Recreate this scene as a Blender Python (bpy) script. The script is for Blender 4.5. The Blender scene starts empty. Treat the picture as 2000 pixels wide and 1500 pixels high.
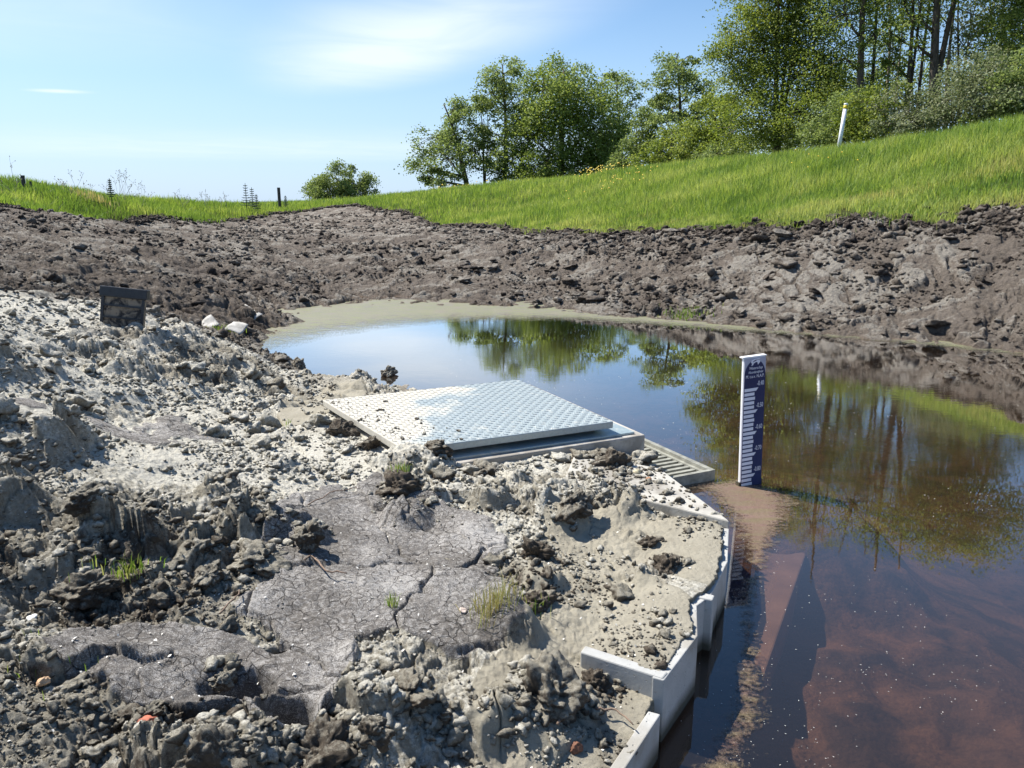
import bpy, math, random
import numpy as np
from mathutils import Vector, noise as mnoise
R = math.radians
sc = bpy.context.scene
# ------------------------------------------------------------------ camera
CAMH, PITCH, FPX = 1.31, R(12.96), 1500.0
cam_d = bpy.data.cameras.new('camera'); cam_d.sensor_width = 36; cam_d.lens = 36*FPX/2000
cam_d.clip_start = .02; cam_d.clip_end = 3000
cam = bpy.data.objects.new('camera', cam_d); sc.collection.objects.link(cam)
cam.location = (0, 0, CAMH); cam.rotation_euler = (R(90)-PITCH, 0, 0); sc.camera = cam
# ------------------------------------------------------------------ sun, sky, exposure
SUN_EL, SUN_AZ = R(52), R(-62)          # azimuth from +Y, negative = to the left
sd = Vector((math.sin(SUN_AZ)*math.cos(SUN_EL), math.cos(SUN_AZ)*math.cos(SUN_EL), math.sin(SUN_EL)))
sl = bpy.data.lights.new('sun', 'SUN'); sl.energy = 5.0; sl.angle = R(.5); sl.color = (1, .95, .87)
so = bpy.data.objects.new('sun', sl); sc.collection.objects.link(so)
so.rotation_euler = sd.to_track_quat('Z', 'Y').to_euler()
sc.view_settings.view_transform = 'Standard'; sc.view_settings.look = 'None'
sc.view_settings.exposure = .80; sc.view_settings.gamma = 1
W = bpy.data.worlds.new('World'); sc.world = W; W.use_nodes = True
nt = W.node_tree; nt.nodes.clear()
def NN(nt, t, **k):
    n = nt.nodes.new(t)
    for a, b in k.items():
        if a.startswith('i_'): n.inputs[a[2:].replace('_', ' ')].default_value = b
        else: setattr(n, a, b)
    return n
sky = NN(nt, 'ShaderNodeTexSky', sky_type='NISHITA', sun_disc=False, sun_elevation=SUN_EL, sun_rotation=SUN_AZ,
         air_density=1.0, dust_density=.5, ozone_density=3.0)
tc = NN(nt, 'ShaderNodeTexCoord'); sep = NN(nt, 'ShaderNodeSeparateXYZ')
nt.links.new(tc.outputs['Generated'], sep.inputs[0])
def M_(nt, op, a, b=None, c=None):
    n = nt.nodes.new('ShaderNodeMath'); n.operation = op
    for i, v in enumerate((a, b, c)):
        if v is None: continue
        if hasattr(v, 'links'): nt.links.new(v, n.inputs[i])
        else: n.inputs[i].default_value = v
    return n.outputs[0]
zc = M_(nt, 'MAXIMUM', sep.outputs[2], .03)
u_ = M_(nt, 'DIVIDE', sep.outputs[0], zc); v_ = M_(nt, 'DIVIDE', sep.outputs[1], zc)     # sky plane coordinates
def cloud(cx, cy, ax, ay, ang, sh):      # soft elongated cirrus patch at a place of the sky
    ca, sa = math.cos(ang), math.sin(ang)
    dx = M_(nt, 'SUBTRACT', u_, cx); dy = M_(nt, 'SUBTRACT', v_, cy)
    a = M_(nt, 'ADD', M_(nt, 'MULTIPLY', dx, ca/ax), M_(nt, 'MULTIPLY', dy, sa/ax))
    b = M_(nt, 'ADD', M_(nt, 'MULTIPLY', dx, -sa/ay), M_(nt, 'MULTIPLY', dy, ca/ay))
    d = M_(nt, 'SQRT', M_(nt, 'ADD', M_(nt, 'MULTIPLY', a, a), M_(nt, 'MULTIPLY', b, b)))
    r = NN(nt, 'ShaderNodeMapRange', interpolation_type='SMOOTHSTEP', i_From_Min=1.0, i_From_Max=0.0)
    nt.links.new(d, r.inputs['Value'])
    return M_(nt, 'MULTIPLY', r.outputs[0], sh)
cmb = NN(nt, 'ShaderNodeCombineXYZ'); nt.links.new(u_, cmb.inputs[0]); nt.links.new(v_, cmb.inputs[1])
nz = NN(nt, 'ShaderNodeTexNoise', i_Scale=.9, i_Detail=7, i_Roughness=.55, i_Distortion=.8); nt.links.new(cmb.outputs[0], nz.inputs['Vector'])
nz2 = NN(nt, 'ShaderNodeMapRange', i_From_Min=.3, i_From_Max=.68); nt.links.new(nz.outputs[0], nz2.inputs['Value'])
cl = M_(nt, 'ADD', cloud(-.75, 5.3, 2.9, 1.05, -1.075, .95), cloud(-4.0, 7.2, .35, .2, .2, .9))
cl = M_(nt, 'ADD', cl, cloud(-3.5, 3.6, 3.8, 2.6, .5, .42))
cl = M_(nt, 'ADD', cl, cloud(-4, 14, 12, 5, .1, .35))
cl = M_(nt, 'MULTIPLY', cl, M_(nt, 'ADD', .55, M_(nt, 'MULTIPLY', nz2.outputs[0], .5)))
cl = M_(nt, 'MINIMUM', cl, .8)
hs = NN(nt, 'ShaderNodeHueSaturation', i_Saturation=1.14, i_Value=1.0); nt.links.new(sky.outputs[0], hs.inputs['Color'])
mx = NN(nt, 'ShaderNodeMix', data_type='RGBA'); nt.links.new(cl, mx.inputs['Factor'])
hz = NN(nt, 'ShaderNodeMapRange', interpolation_type='SMOOTHERSTEP', i_From_Min=.34, i_From_Max=-.06, i_To_Max=.80); nt.links.new(sep.outputs[2], hz.inputs['Value'])
mh = NN(nt, 'ShaderNodeMix', data_type='RGBA'); nt.links.new(hz.outputs[0], mh.inputs['Factor']); nt.links.new(hs.outputs[0], mh.inputs['A']); mh.inputs['B'].default_value = (3.5, 4.9, 6.9, 1)
nt.links.new(mh.outputs['Result'], mx.inputs['A']); mx.inputs['B'].default_value = (6.4, 7.0, 7.6, 1)
bg = NN(nt, 'ShaderNodeBackground'); bg.inputs[1].default_value = .092
out = NN(nt, 'ShaderNodeOutputWorld'); nt.links.new(mx.outputs['Result'], bg.inputs[0]); nt.links.new(bg.outputs[0], out.inputs[0])

# ------------------------------------------------------------------ helpers
cp, sp = math.cos(PITCH), math.sin(PITCH)
def ray(px, py):
    u, v = (px-1000)/FPX, (750-py)/FPX
    return np.array([u, cp+v*sp, -sp+v*cp])
def P(px, py, y):                     # world point seen at a photo pixel, y metres ahead
    d = ray(px, py); return d*(y/d[1]) + np.array([0, 0, CAMH])
def Q(px, py, z):                     # ... at height z
    d = ray(px, py); return d*((z-CAMH)/d[2]) + np.array([0, 0, CAMH])
rng = np.random.default_rng(7)
def h2(ix, iy, s):
    n = (ix.astype(np.int64)*374761393 + iy.astype(np.int64)*668265263 + s*1442695041) & 0xffffffff
    n = ((n ^ (n >> 13))*1274126177) & 0xffffffff
    n = (n ^ (n >> 16)); n = (n*2246822519) & 0xffffffff; n = n ^ (n >> 13)
    return (n & 0xffffff).astype(np.float64)/0x1000000
def perlin(x, y, s=0):
    ix, iy = np.floor(x), np.floor(y); fx, fy = x-ix, y-iy
    ux, uy = fx*fx*fx*(fx*(fx*6-15)+10), fy*fy*fy*(fy*(fy*6-15)+10)
    def g(a, b):
        t = h2(ix+a, iy+b, s)*2*np.pi
        return np.cos(t)*(fx-a)+np.sin(t)*(fy-b)
    p = g(0, 0)*(1-ux)+g(1, 0)*ux; q = g(0, 1)*(1-ux)+g(1, 1)*ux
    return (p*(1-uy)+q*uy)*1.5
def fbm(x, y, o=4, s=0, gain=.5):
    a, t, k = 1., 0., 0.
    for i in range(o):
        t = t+perlin(x, y, s+i*17)*a; k += a; a *= gain; x, y = x*2.03+11.3, y*2.03-7.1
    return t/k*1.6
def worley(x, y, s=0):
    ix, iy = np.floor(x), np.floor(y)
    f1 = np.full(x.shape, 9.); f2 = f1.copy(); cx = np.zeros_like(f1); cy = np.zeros_like(f1); dx1 = np.zeros_like(f1); dy1 = np.zeros_like(f1)
    for a in (-1, 0, 1):
        for b in (-1, 0, 1):
            px, py = ix+a, iy+b
            dx, dy = x-(px+h2(px, py, s)), y-(py+h2(px, py, s+5))
            d = np.sqrt(dx*dx+dy*dy)
            m = d < f1
            f2 = np.where(m, f1, np.minimum(f2, d))
            cx = np.where(m, px, cx); cy = np.where(m, py, cy); dx1 = np.where(m, dx, dx1); dy1 = np.where(m, dy, dy1)
            f1 = np.where(m, d, f1)
    return f1, f2, cx, cy, dx1, dy1
def chunk(x, y, sc_, s, tilt=.6, crack=.12):
    f1, f2, cx, cy, dx, dy = worley(x/sc_, y/sc_, s)
    h = h2(cx, cy, s+31)
    tx, ty = h2(cx, cy, s+41)-.5, h2(cx, cy, s+51)-.5
    z = h-.5+tilt*(tx*dx+ty*dy)*2
    e = np.clip((f2-f1)/crack, 0, 1)
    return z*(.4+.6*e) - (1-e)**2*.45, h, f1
def sstep(a, b, x):
    t = np.clip((x-a)/(b-a), 0, 1); return t*t*(3-2*t)

def mk(name, v, f, mat, parent=None, smooth=True, attrs=None, **props):
    """one mesh object from arrays; f is (n,3) or (n,4) or a list of tuples"""
    me = bpy.data.meshes.new(name); v = np.asarray(v, dtype=np.float32)
    if isinstance(f, np.ndarray):
        k = f.shape[1]; me.vertices.add(len(v)); me.vertices.foreach_set('co', v.ravel())
        me.loops.add(f.size); me.loops.foreach_set('vertex_index', f.astype(np.int32).ravel())
        me.polygons.add(len(f)); me.polygons.foreach_set('loop_start', np.arange(0, f.size, k, dtype=np.int32))
        me.polygons.foreach_set('loop_total', np.full(len(f), k, dtype=np.int32))
        me.update(calc_edges=True)
    else:
        me.from_pydata([tuple(map(float, q)) for q in v], [], [tuple(q) for q in f]); me.update()
    if smooth: me.polygons.foreach_set('use_smooth', np.ones(len(me.polygons), dtype=bool))
    for a, b in (attrs or {}).items():
        at = me.attributes.new(a, 'FLOAT', 'POINT'); at.data.foreach_set('value', np.asarray(b, dtype=np.float32))
    if mat: me.materials.append(mat)
    o = bpy.data.objects.new(name, me); sc.collection.objects.link(o)
    if parent: o.parent = parent
    for a, b in props.items(): o[a] = b
    return o
def root(name, label, cat, loc=(0, 0, 0), rz=0, group=None):
    o = bpy.data.objects.new(name, None); sc.collection.objects.link(o); o.empty_display_size = .1
    o.location = loc; o.rotation_euler = (0, 0, rz); o['label'] = label; o['category'] = cat
    if group: o['group'] = group
    return o
class MB:
    """collects convex boxes, prisms, tubes for ONE mesh"""
    def __init__(s): s.v = []; s.f = []
    def add(s, v, f):
        b = len(s.v); s.v += [tuple(map(float, q)) for q in v]; s.f += [tuple(i+b for i in q) for q in f]
    def prism(s, poly, z0, z1):
        n = len(poly); A = sum(poly[i][0]*poly[(i+1) % n][1]-poly[(i+1) % n][0]*poly[i][1] for i in range(n))
        if A < 0: poly = poly[::-1]
        z0 = z0 if hasattr(z0, '__len__') else [z0]*n; z1 = z1 if hasattr(z1, '__len__') else [z1]*n
        s.add([(p[0], p[1], z) for p, z in zip(poly, z0)]+[(p[0], p[1], z) for p, z in zip(poly, z1)],
              [tuple(range(n))[::-1], tuple(range(n, 2*n))]+[(i, (i+1) % n, n+(i+1) % n, n+i) for i in range(n)])
    def box(s, c, d, ax=(1, 0)):
        ux = np.array([ax[0], ax[1]])/math.hypot(*ax); uy = np.array([-ux[1], ux[0]])
        p = [np.array(c[:2])+ux*a*d[0]/2+uy*b*d[1]/2 for a, b in ((-1, -1), (1, -1), (1, 1), (-1, 1))]
        s.prism([tuple(q) for q in p], c[2]-d[2]/2, c[2]+d[2]/2)
    def tube(s, pts, r, n=6):
        pts = [Vector(p) for p in pts]; rr = r if hasattr(r, '__len__') else [r]*len(pts); b = len(s.v); fr = Vector((0.3, 0.2, 1)).normalized()
        for i, p in enumerate(pts):
            t = (pts[min(i+1, len(pts)-1)]-pts[max(i-1, 0)]).normalized()
            if abs(t.dot(fr)) > .95: fr = Vector((1, 0, 0))
            a = t.cross(fr).normalized(); c = t.cross(a).normalized()
            for k in range(n):
                q = p+(a*math.cos(k*2*math.pi/n)+c*math.sin(k*2*math.pi/n))*rr[i]; s.v.append(tuple(q))
        for i in range(len(pts)-1):
            for k in range(n):
                s.f.append((b+i*n+k, b+i*n+(k+1) % n, b+(i+1)*n+(k+1) % n, b+(i+1)*n+k))
        s.f.append(tuple(b+k for k in range(n))[::-1]); e = b+(len(pts)-1)*n; s.f.append(tuple(e+k for k in range(n)))
    def build(s, name, mat, parent=None, smooth=False, bevel=0, **props):
        o = mk(name, s.v, s.f, mat, parent, smooth, **props)
        if bevel:
            m = o.modifiers.new('bevel', 'BEVEL'); m.width = bevel; m.segments = 2; m.limit_method = 'ANGLE'
        return o

# ------------------------------------------------------------------ materials
class Mat:
    def __init__(s, name):
        s.m = bpy.data.materials.new(name); s.m.use_nodes = True; s.nt = s.m.node_tree
        s.b = s.nt.nodes['Principled BSDF']; s.o = s.nt.nodes['Material Output']
        s.tc = s.nt.nodes.new('ShaderNodeTexCoord').outputs['Object']
    def L(s, a, b): s.nt.links.new(a, b)
    def noise(s, scale, det=4, rough=.55, vec=None, dist=0.):
        n = NN(s.nt, 'ShaderNodeTexNoise', i_Scale=scale, i_Detail=det, i_Roughness=rough, i_Distortion=dist); s.L(vec or s.tc, n.inputs['Vector']); return n.outputs[0]
    def vor(s, scale, feat='F1', vec=None):
        n = NN(s.nt, 'ShaderNodeTexVoronoi', feature=feat, i_Scale=scale); s.L(vec or s.tc, n.inputs['Vector']); return n.outputs['Distance']
    def attr(s, name):
        n = NN(s.nt, 'ShaderNodeAttribute', attribute_name=name); return n.outputs['Fac']
    def ramp(s, f, a, b, c0=0., c1=1., smooth=False):
        n = NN(s.nt, 'ShaderNodeMapRange', i_From_Min=a, i_From_Max=b, i_To_Min=c0, i_To_Max=c1)
        if smooth: n.interpolation_type = 'SMOOTHSTEP'
        s.L(f, n.inputs['Value']); return n.outputs[0]
    def mix(s, f, a, b):
        n = NN(s.nt, 'ShaderNodeMix', data_type='RGBA')
        for k, v in (('Factor', f), ('A', a), ('B', b)):
            if hasattr(v, 'links'): s.L(v, n.inputs[k])
            elif k == 'Factor': n.inputs[k].default_value = v
            else: n.inputs[k].default_value = (*v, 1)
        return n.outputs['Result']
    def math(s, op, a, b=None, c=None): return M_(s.nt, op, a, b, c)
    def set(s, **k):
        for a, v in k.items():
            i = s.b.inputs[a.replace('_', ' ')]
            if hasattr(v, 'links'): s.L(v, i)
            else: i.default_value = (*v, 1) if hasattr(v, '__len__') else v
    def bump(s, h, dist=.01, st=1.):
        n = NN(s.nt, 'ShaderNodeBump', i_Strength=st, i_Distance=dist); s.L(h, n.inputs['Height'])
        prev = s.b.inputs['Normal'].links
        if prev: s.L(prev[0].from_socket, n.inputs['Normal'])
        s.L(n.outputs[0], s.b.inputs['Normal'])
def simple(name, col, rough=.6, metal=0., var=.25, scale=30., bump=.0, bscale=200.):
    m = Mat(name); n = m.noise(scale, 5)
    m.set(Base_Color=m.mix(m.ramp(n, .3, .7), tuple(c*(1-var) for c in col), tuple(min(1, c*(1+var)) for c in col)), Roughness=rough, Metallic=metal)
    if bump: m.bump(m.noise(bscale, 3), bump)
    return m.m

def soil_mat():
    m = Mat('soil')
    tone, far, grass, bed, crust, sand = (m.attr(a) for a in ('tone', 'far', 'grass', 'bed', 'crust', 'sand'))
    n1 = m.noise(9, 6, .65); n2 = m.noise(70, 5, .7); n3 = m.noise(420, 3, .7); nbig = m.noise(1.6, 5, .6)
    # near soil : dark peaty earth with grey dust on it
    t = m.math('ADD', tone, m.math('MULTIPLY', m.math('SUBTRACT', n1, .5), .9))
    gn = NN(m.nt, 'ShaderNodeNewGeometry'); gs = NN(m.nt, 'ShaderNodeSeparateXYZ'); m.L(gn.outputs['Normal'], gs.inputs[0]); up = m.math('MULTIPLY', m.math('SUBTRACT', gs.outputs[2], .7), .55)   # dust settles on level faces
    t = m.math('ADD', t, up)
    t = m.math('ADD', t, m.math('MULTIPLY', m.math('SUBTRACT', n2, .5), .9))
    t = m.math('ADD', t, m.math('MULTIPLY', m.math('SUBTRACT', n3, .5), .7))
    dark = m.mix(m.ramp(n1, .35, .7), (.092, .075, .058), (.18, .148, .114))
    mid = m.mix(m.ramp(n2, .3, .7), (.29, .262, .205), (.43, .40, .325))
    pale = m.mix(m.ramp(n2, .3, .7), (.58, .55, .455), (.76, .73, .64))
    near = m.mix(m.ramp(t, .72, 1.05), m.mix(m.ramp(t, .18, .55), dark, mid), pale)
    # smooth dark crust, whitish efflorescence
    eff = m.math('MULTIPLY', m.ramp(n2, .5, .68), m.ramp(n1, .38, .62))
    eff = m.math('MAXIMUM', eff, m.ramp(m.math('ADD', n3, m.math('ADD', m.math('MULTIPLY', n2, .4), m.math('MULTIPLY', m.noise(4, 4), .5))), .93, 1.06))
    cr = m.mix(m.math('MULTIPLY', eff, .75), m.mix(n1, (.092, .084, .077), (.18, .163, .143)), (.55, .53, .50))
    wv = NN(m.nt, 'ShaderNodeVectorMath', operation='ADD'); nv_ = NN(m.nt, 'ShaderNodeTexNoise', i_Scale=18, i_Detail=3); m.L(m.tc, nv_.inputs['Vector']); vs_ = NN(m.nt, 'ShaderNodeVectorMath', operation='SCALE'); vs_.inputs['Scale'].default_value = .035; m.L(nv_.outputs['Color'], vs_.inputs[0]); m.L(m.tc, wv.inputs[0]); m.L(vs_.outputs[0], wv.inputs[1])
    ck = m.vor(26, 'DISTANCE_TO_EDGE', wv.outputs[0]); ckm = m.math('MULTIPLY', m.ramp(ck, .035, .008), m.ramp(n1, .42, .58)); cr = m.mix(m.math('MULTIPLY', ckm, .8), cr, (.045, .04, .036))
    near = m.mix(m.ramp(m.math('ADD', crust, m.math('MULTIPLY', m.math('SUBTRACT', n2, .5), .5)), .4, .65), near, cr)
    snd = m.mix(m.ramp(m.math('ADD', m.math('MULTIPLY', n1, .5), m.math('MULTIPLY', n3, .5)), .35, .65), (.27, .245, .19), (.40, .37, .295))
    near = m.mix(m.ramp(m.math('ADD', sand, m.math('MULTIPLY', m.math('SUBTRACT', n2, .5), .7)), .4, .6), near, snd)
    # far soil : browner
    tf = m.math('ADD', tone, m.math('MULTIPLY', m.math('SUBTRACT', m.noise(14, 5, .7), .5), 1.1))
    tf = m.math('ADD', tf, m.math('MULTIPLY', m.math('SUBTRACT', nbig, .5), .5)); tf = m.math('ADD', tf, m.math('MULTIPLY', m.math('SUBTRACT', m.noise(45, 4, .7), .5), .9)); tf = m.math('ADD', tf, up)
    fdark = m.mix(n1, (.06, .047, .04), (.11, .09, .076)); fmid = m.mix(n2, (.175, .146, .120), (.285, .243, .200))
    fpale = m.mix(nbig, (.33, .30, .255), (.46, .42, .36))
    fr = m.mix(m.ramp(tf, .85, 1.15), m.mix(m.ramp(tf, .12, .55), fdark, fmid), fpale)
    col = m.mix(far, near, fr)
    gcol = m.mix(m.ramp(m.noise(3, 5), .35, .65), (.055, .075, .018), (.12, .13, .035))
    col = m.mix(m.ramp(m.math('ADD', grass, m.math('MULTIPLY', m.math('SUBTRACT', n1, .5), .4)), .4, .6), col, gcol)
    nb = m.noise(5, 6, .6, dist=.6)
    bcol = m.mix(m.ramp(nb, .4, .62), (.085, .068, .052), (.28, .185, .125))
    bcol = m.mix(m.math('MULTIPLY', m.ramp(m.noise(2.3, 4), .5, .7), .5), bcol, (.20, .15, .13))
    spk = m.ramp(m.vor(95), .10, .05)
    bcol = m.mix(m.math('MULTIPLY', spk, m.ramp(n1, .45, .6)), bcol, (.5, .42, .34))
    col = m.mix(bed, col, bcol)
    m.set(Base_Color=col, Roughness=.95); m.b.inputs['Specular IOR Level'].default_value = .15
    rough_amt = m.math('SUBTRACT', 1.0, m.math('MULTIPLY', m.math('MAXIMUM', crust, sand), .75))
    h = m.math('MULTIPLY', m.math('ADD', m.noise(55, 6, .75), m.math('MULTIPLY', m.vor(60), -.5)), rough_amt)
    m.bump(h, .03, .85)
    m.bump(m.noise(380, 4, .8), .004, .8); m.bump(m.math('MULTIPLY', m.math('MULTIPLY', ckm, crust), -1.), .006, 1.)
    h2_ = m.math('MULTIPLY', m.math('ADD', m.noise(28, 6, .85), m.math('MULTIPLY', m.vor(22), -.6)), far); m.bump(h2_, .07, 1.)
    return m.m
SOIL = soil_mat()
def clod_attrs(n, tone, far): return dict(tone=np.broadcast_to(tone, n), far=np.broadcast_to(far, n))
# ------------------------------------------------------------------ terrain
WALL = [(.30, -3), (.19, 1.0), (.2375, 1.427), (.358, 1.625), (.3745, 1.678), (.5055, 1.881), (.545, 2.06), (.596, 2.115), (.72, 2.365), (.80, 2.64)]
BC = np.array([.67, 3.70]); UX = np.array([.898, .439]); UY = np.array([-.439, .898])    # chamber corner, its axes
def bl(a, b): return tuple(BC+UX*a+UY*b)
COPE = [(.22, 3.08), (.80, 2.64), (.655, 3.22), (.30, 3.46)]
WPOLY = WALL+[(.655, 3.22), tuple(BC), bl(0, 1.22), (1.5, 6), (7, 4), (7, -3)]
cps = []
qc0 = Q(800, 884, .272)
def cP(*l):
    for px, py, y in l: cps.append(P(px, py, y))
def cQ(*l):
    for px, py, z in l: cps.append(Q(px, py, z))
def cX(*l):
    for p in l: cps.append(np.array(p, float))
# far waterline and right bank
cQ((480, 612, .0), (560, 603, .0), (650, 594, .0), (850, 596, .0), (1000, 600, .0), (1200, 618, .0), (1400, 635, 0.), (1560, 650, 0.), (1700, 664, 0.), (1850, 676, 0), (1990, 690, 0.))
cP((1100, 575, 11.2), (1100, 520, 12.6), (1100, 470, 14.8), (850, 560, 12), (850, 500, 14.8), (850, 455, 20), (650, 545, 12.8), (650, 500, 16), (650, 450, 24), (650, 407, 38),
   (1400, 570, 9.9), (1400, 500, 11), (1400, 447, 12.5), (1700, 600, 8.7), (1700, 520, 9.5), (1700, 438, 10.8), (1990, 600, 7.7), (1990, 500, 8.6), (1990, 428, 9.6),
   (1200, 455, 15.5), (1000, 452, 20), (880, 442, 26), (800, 418, 33), (1550, 500, 10.2), (1550, 437, 11.6))
# dike
cP((1990, 340, 12), (1990, 255, 15), (1830, 276, 18), (1640, 302, 22.5), (1400, 320, 28), (1250, 334, 34), (1100, 358, 44), (960, 376, 56), (860, 385, 66),
   (1640, 370, 15.5), (1400, 385, 18), (1200, 400, 23), (1000, 410, 31))
for px, y, z in ((1990, 22, 2.4), (1700, 29, 2.5), (1400, 37, 2.3), (1150, 55, 2.1), (950, 68, 2.1)): cX((*P(px, 380, y)[:2], z))
# left side
cP((0, 402, 16), (110, 424, 18), (240, 441, 22), (400, 434, 27), (480, 428, 31), (600, 413, 37), (0, 386, 20), (110, 388, 22), (200, 391, 24), (400, 402, 33), (600, 401, 46), (750, 394, 60),
   (100, 520, 8.4), (100, 470, 12), (300, 600, 7.4), (300, 540, 9), (300, 500, 11.5), (400, 455, 18), (0, 500, 9.5), (0, 440, 13), (430, 560, 9.2))
for th in (-75, -55, -45): cX(*[(r*math.sin(R(th)), r*math.cos(R(th)), z) for r, z in ((2, .5), (5, .75), (9, .9), (20, 1.6), (40, 1.5))])
for th in (50, 65, 80): cX(*[(r*math.sin(R(th)), r*math.cos(R(th)), z) for r, z in ((1.5, -.4), (4, -.5), (6.6, -.15), (7.6, .1), (9.2, 1.25), (14, 3.0), (24, 2.4))])
for th in range(-80, 90, 20): cX(*[(r*math.sin(R(th)), r*math.cos(R(th)), 1.1) for r in (130, 420)])
# near bank
cQ((0, 548, .78), (100, 575, .70), (190, 640, .56), (280, 650, .50), (400, 655, .36), (470, 690, .24), (550, 715, .09), (60, 640, .70), (0, 700, .66), (150, 700, .52),
   (300, 700, .42), (430, 735, .27), (560, 760, .10), (300, 770, .36), (520, 800, .2), (150, 780, .45), (0, 820, .52), (620, 790, .12), (700, 745, .10), (775, 756, .07), (640, 730, .10), (745, 765, .12), (690, 765, .12),
   (700, 890, .19), (880, 905, .17), (1050, 905, .16), (1150, 935, .15), (600, 900, .23), (400, 900, .32), (200, 900, .42), (0, 950, .47), (600, 1050, .24), (850, 1000, .19), (1050, 1010, .16),
   (1200, 1030, .13), (1350, 1040, .13), (1400, 1080, .13), (1250, 1130, .13), (1130, 1100, .135), (1050, 1180, .18), (850, 1200, .2), (600, 1250, .22), (300, 1200, .3), (0, 1200, .38),
   (0, 1480, .33), (300, 1480, .26), (600, 1480, .19), (850, 1450, .17), (1050, 1480, .12), (1200, 1400, .12), (1150, 1250, .15), (1300, 1250, .15), (1000, 1350, .17))
cX((-.5, .5, .25), (-1.5, .3, .32), (-.3, -1.5, .3), (-2, -2, .4), (.1, .8, .15), (0, .2, .22))
# pond
for q in ((570, 690), (650, 698), (730, 712), (830, 738)): cX((*Q(*q, 0)[:2], -.08))
cX((-2.2, 8.4, -.12), (-.9, 8.6, -.35), (0, 6.5, -.5), (1.5, 7.5, -.5), (3, 6, -.5), (2.5, 3.5, -.5), (3.5, 1.5, -.5), (.2, 5.3, -.3), (-.25, 5.6, -.2), (-1.1, 6.5, -.15), (2, .5, -.4), (0, 9.3, -.2), (1.6, 8.6, -.2), (3.4, 7.2, -.2), (-1.2, 6.2, -.3))
CP = np.array(cps)
def enc(x, y):
    r = np.hypot(x, y)+.25; return np.stack([np.arctan2(x, y)*1.0, np.log(r)], -1)
def tps_k(d2): return .5*d2*np.log(d2+1e-12)
E = enc(CP[:, 0], CP[:, 1]); n = len(E)
K = tps_k(((E[:, None]-E[None])**2).sum(-1))+np.eye(n)*2e-4
Pm = np.c_[np.ones(n), E]; A = np.zeros((n+3, n+3)); A[:n, :n] = K; A[:n, n:] = Pm; A[n:, :n] = Pm.T
SOL = np.linalg.solve(A, np.r_[CP[:, 2], 0, 0, 0])
def tps(x, y):
    e = enc(x, y); o = np.empty(len(e))
    for i in range(0, len(e), 40000):
        b = e[i:i+40000]; d2 = ((b[:, None, :]-E[None])**2).sum(-1)
        o[i:i+40000] = tps_k(d2)@SOL[:n]+SOL[n]+b@SOL[n+1:]
    return o
def pt_in(x, y, poly):
    r = np.zeros(x.shape, bool); n = len(poly)
    for i in range(n):
        x1, y1 = poly[i]; x2, y2 = poly[(i+1) % n]
        if y1 == y2: continue
        c = ((y1 > y) != (y2 > y)) & (x < (x2-x1)*(y-y1)/(y2-y1)+x1); r ^= c
    return r
def pl_dist(x, y, pl):
    d = np.full(x.shape, 9.)
    for (x1, y1), (x2, y2) in zip(pl[:-1], pl[1:]):
        L2 = (x2-x1)**2+(y2-y1)**2; t = np.clip(((x-x1)*(x2-x1)+(y-y1)*(y2-y1))/L2, 0, 1)
        d = np.minimum(d, np.hypot(x-x1-t*(x2-x1), y-y1-t*(y2-y1)))
    return d
EDGE = np.array([(-700, 12), (-200, 15), (0, 16), (110, 18), (240, 22), (400, 27), (480, 31), (600, 37), (650, 39), (700, 39), (800, 33), (880, 26), (1000, 20), (1200, 15.3), (1400, 12.4), (1600, 11.1), (1700, 10.8), (2000, 9.55), (2500, 9.2), (3500, 11)], float)
EDGE_U = (EDGE[:, 0]-1000)/FPX/1.02
def edge_y(x, y): return np.interp(x/np.maximum(y, .1), EDGE_U, EDGE[:, 1])
def spots(x, y, lst):
    m = np.zeros(x.shape)
    for px, py, rpx, rpy, z, *w in lst:
        c = Q(px, py, z); a = Q(px, py-rpy, z)[1]-c[1]; b = rpx/FPX*math.hypot(c[1], CAMH-z)
        d = ((x-c[0])/b)**2+((y-c[1])/a)**2
        m = np.maximum(m, (w[0] if w else 1.)*sstep(1.6, .5, d))
    return m
CRUST = [(760, 1080, 220, 110, .2), (340, 1320, 190, 80, .25), (640, 1200, 170, 50, .22), (880, 1180, 160, 70, .2), (600, 1330, 80, 110, .2), (250, 820, 200, 40, .4, .5), (700, 1000, 160, 70, .22, .8)]
SAND = [(1200, 1060, 130, 60, .13), (1130, 1180, 110, 120, .14), (1250, 1270, 140, 130, .14), (1050, 1400, 120, 130, .15, .8), (1350, 1080, 90, 70, .13, .9), (640, 790, 60, 50, .12, .9)]
PALE = [(80, 600, 220, 60, .7, 1.), (90, 690, 150, 45, .6, .7), (430, 700, 130, 40, .3, .5), (300, 760, 260, 40, .36, .7), (100, 800, 200, 50, .5, .6), (620, 900, 420, 60, .25, .9), (350, 860, 330, 60, .35, .9), (1150, 950, 100, 30, .15, .7), (560, 920, 380, 50, .25, .8), (1000, 930, 200, 35, .17, .8), (560, 840, 260, 60, .25, .6), (0, 600, 180, 60, .7, .8), (230, 950, 300, 40, .4, .45), (880, 1050, 180, 30, .2, .3), (120, 850, 330, 70, .45, .45)]
DARK = [(330, 655, 100, 30, .45, .9), (790, 960, 75, 45, .2), (330, 690, 170, 40, .4), (1180, 920, 80, 30, .15), (450, 730, 120, 30, .25), (480, 1400, 160, 70, .22), (330, 1040, 200, 70, .3, .7), (150, 1100, 170, 60, .35, .7), (150, 1230, 190, 90, .33, .8), (1100, 1160, 60, 70, .16, .7), (1080, 960, 100, 40, .17, .6), (1200, 1330, 100, 50, .14, .4)]
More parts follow.
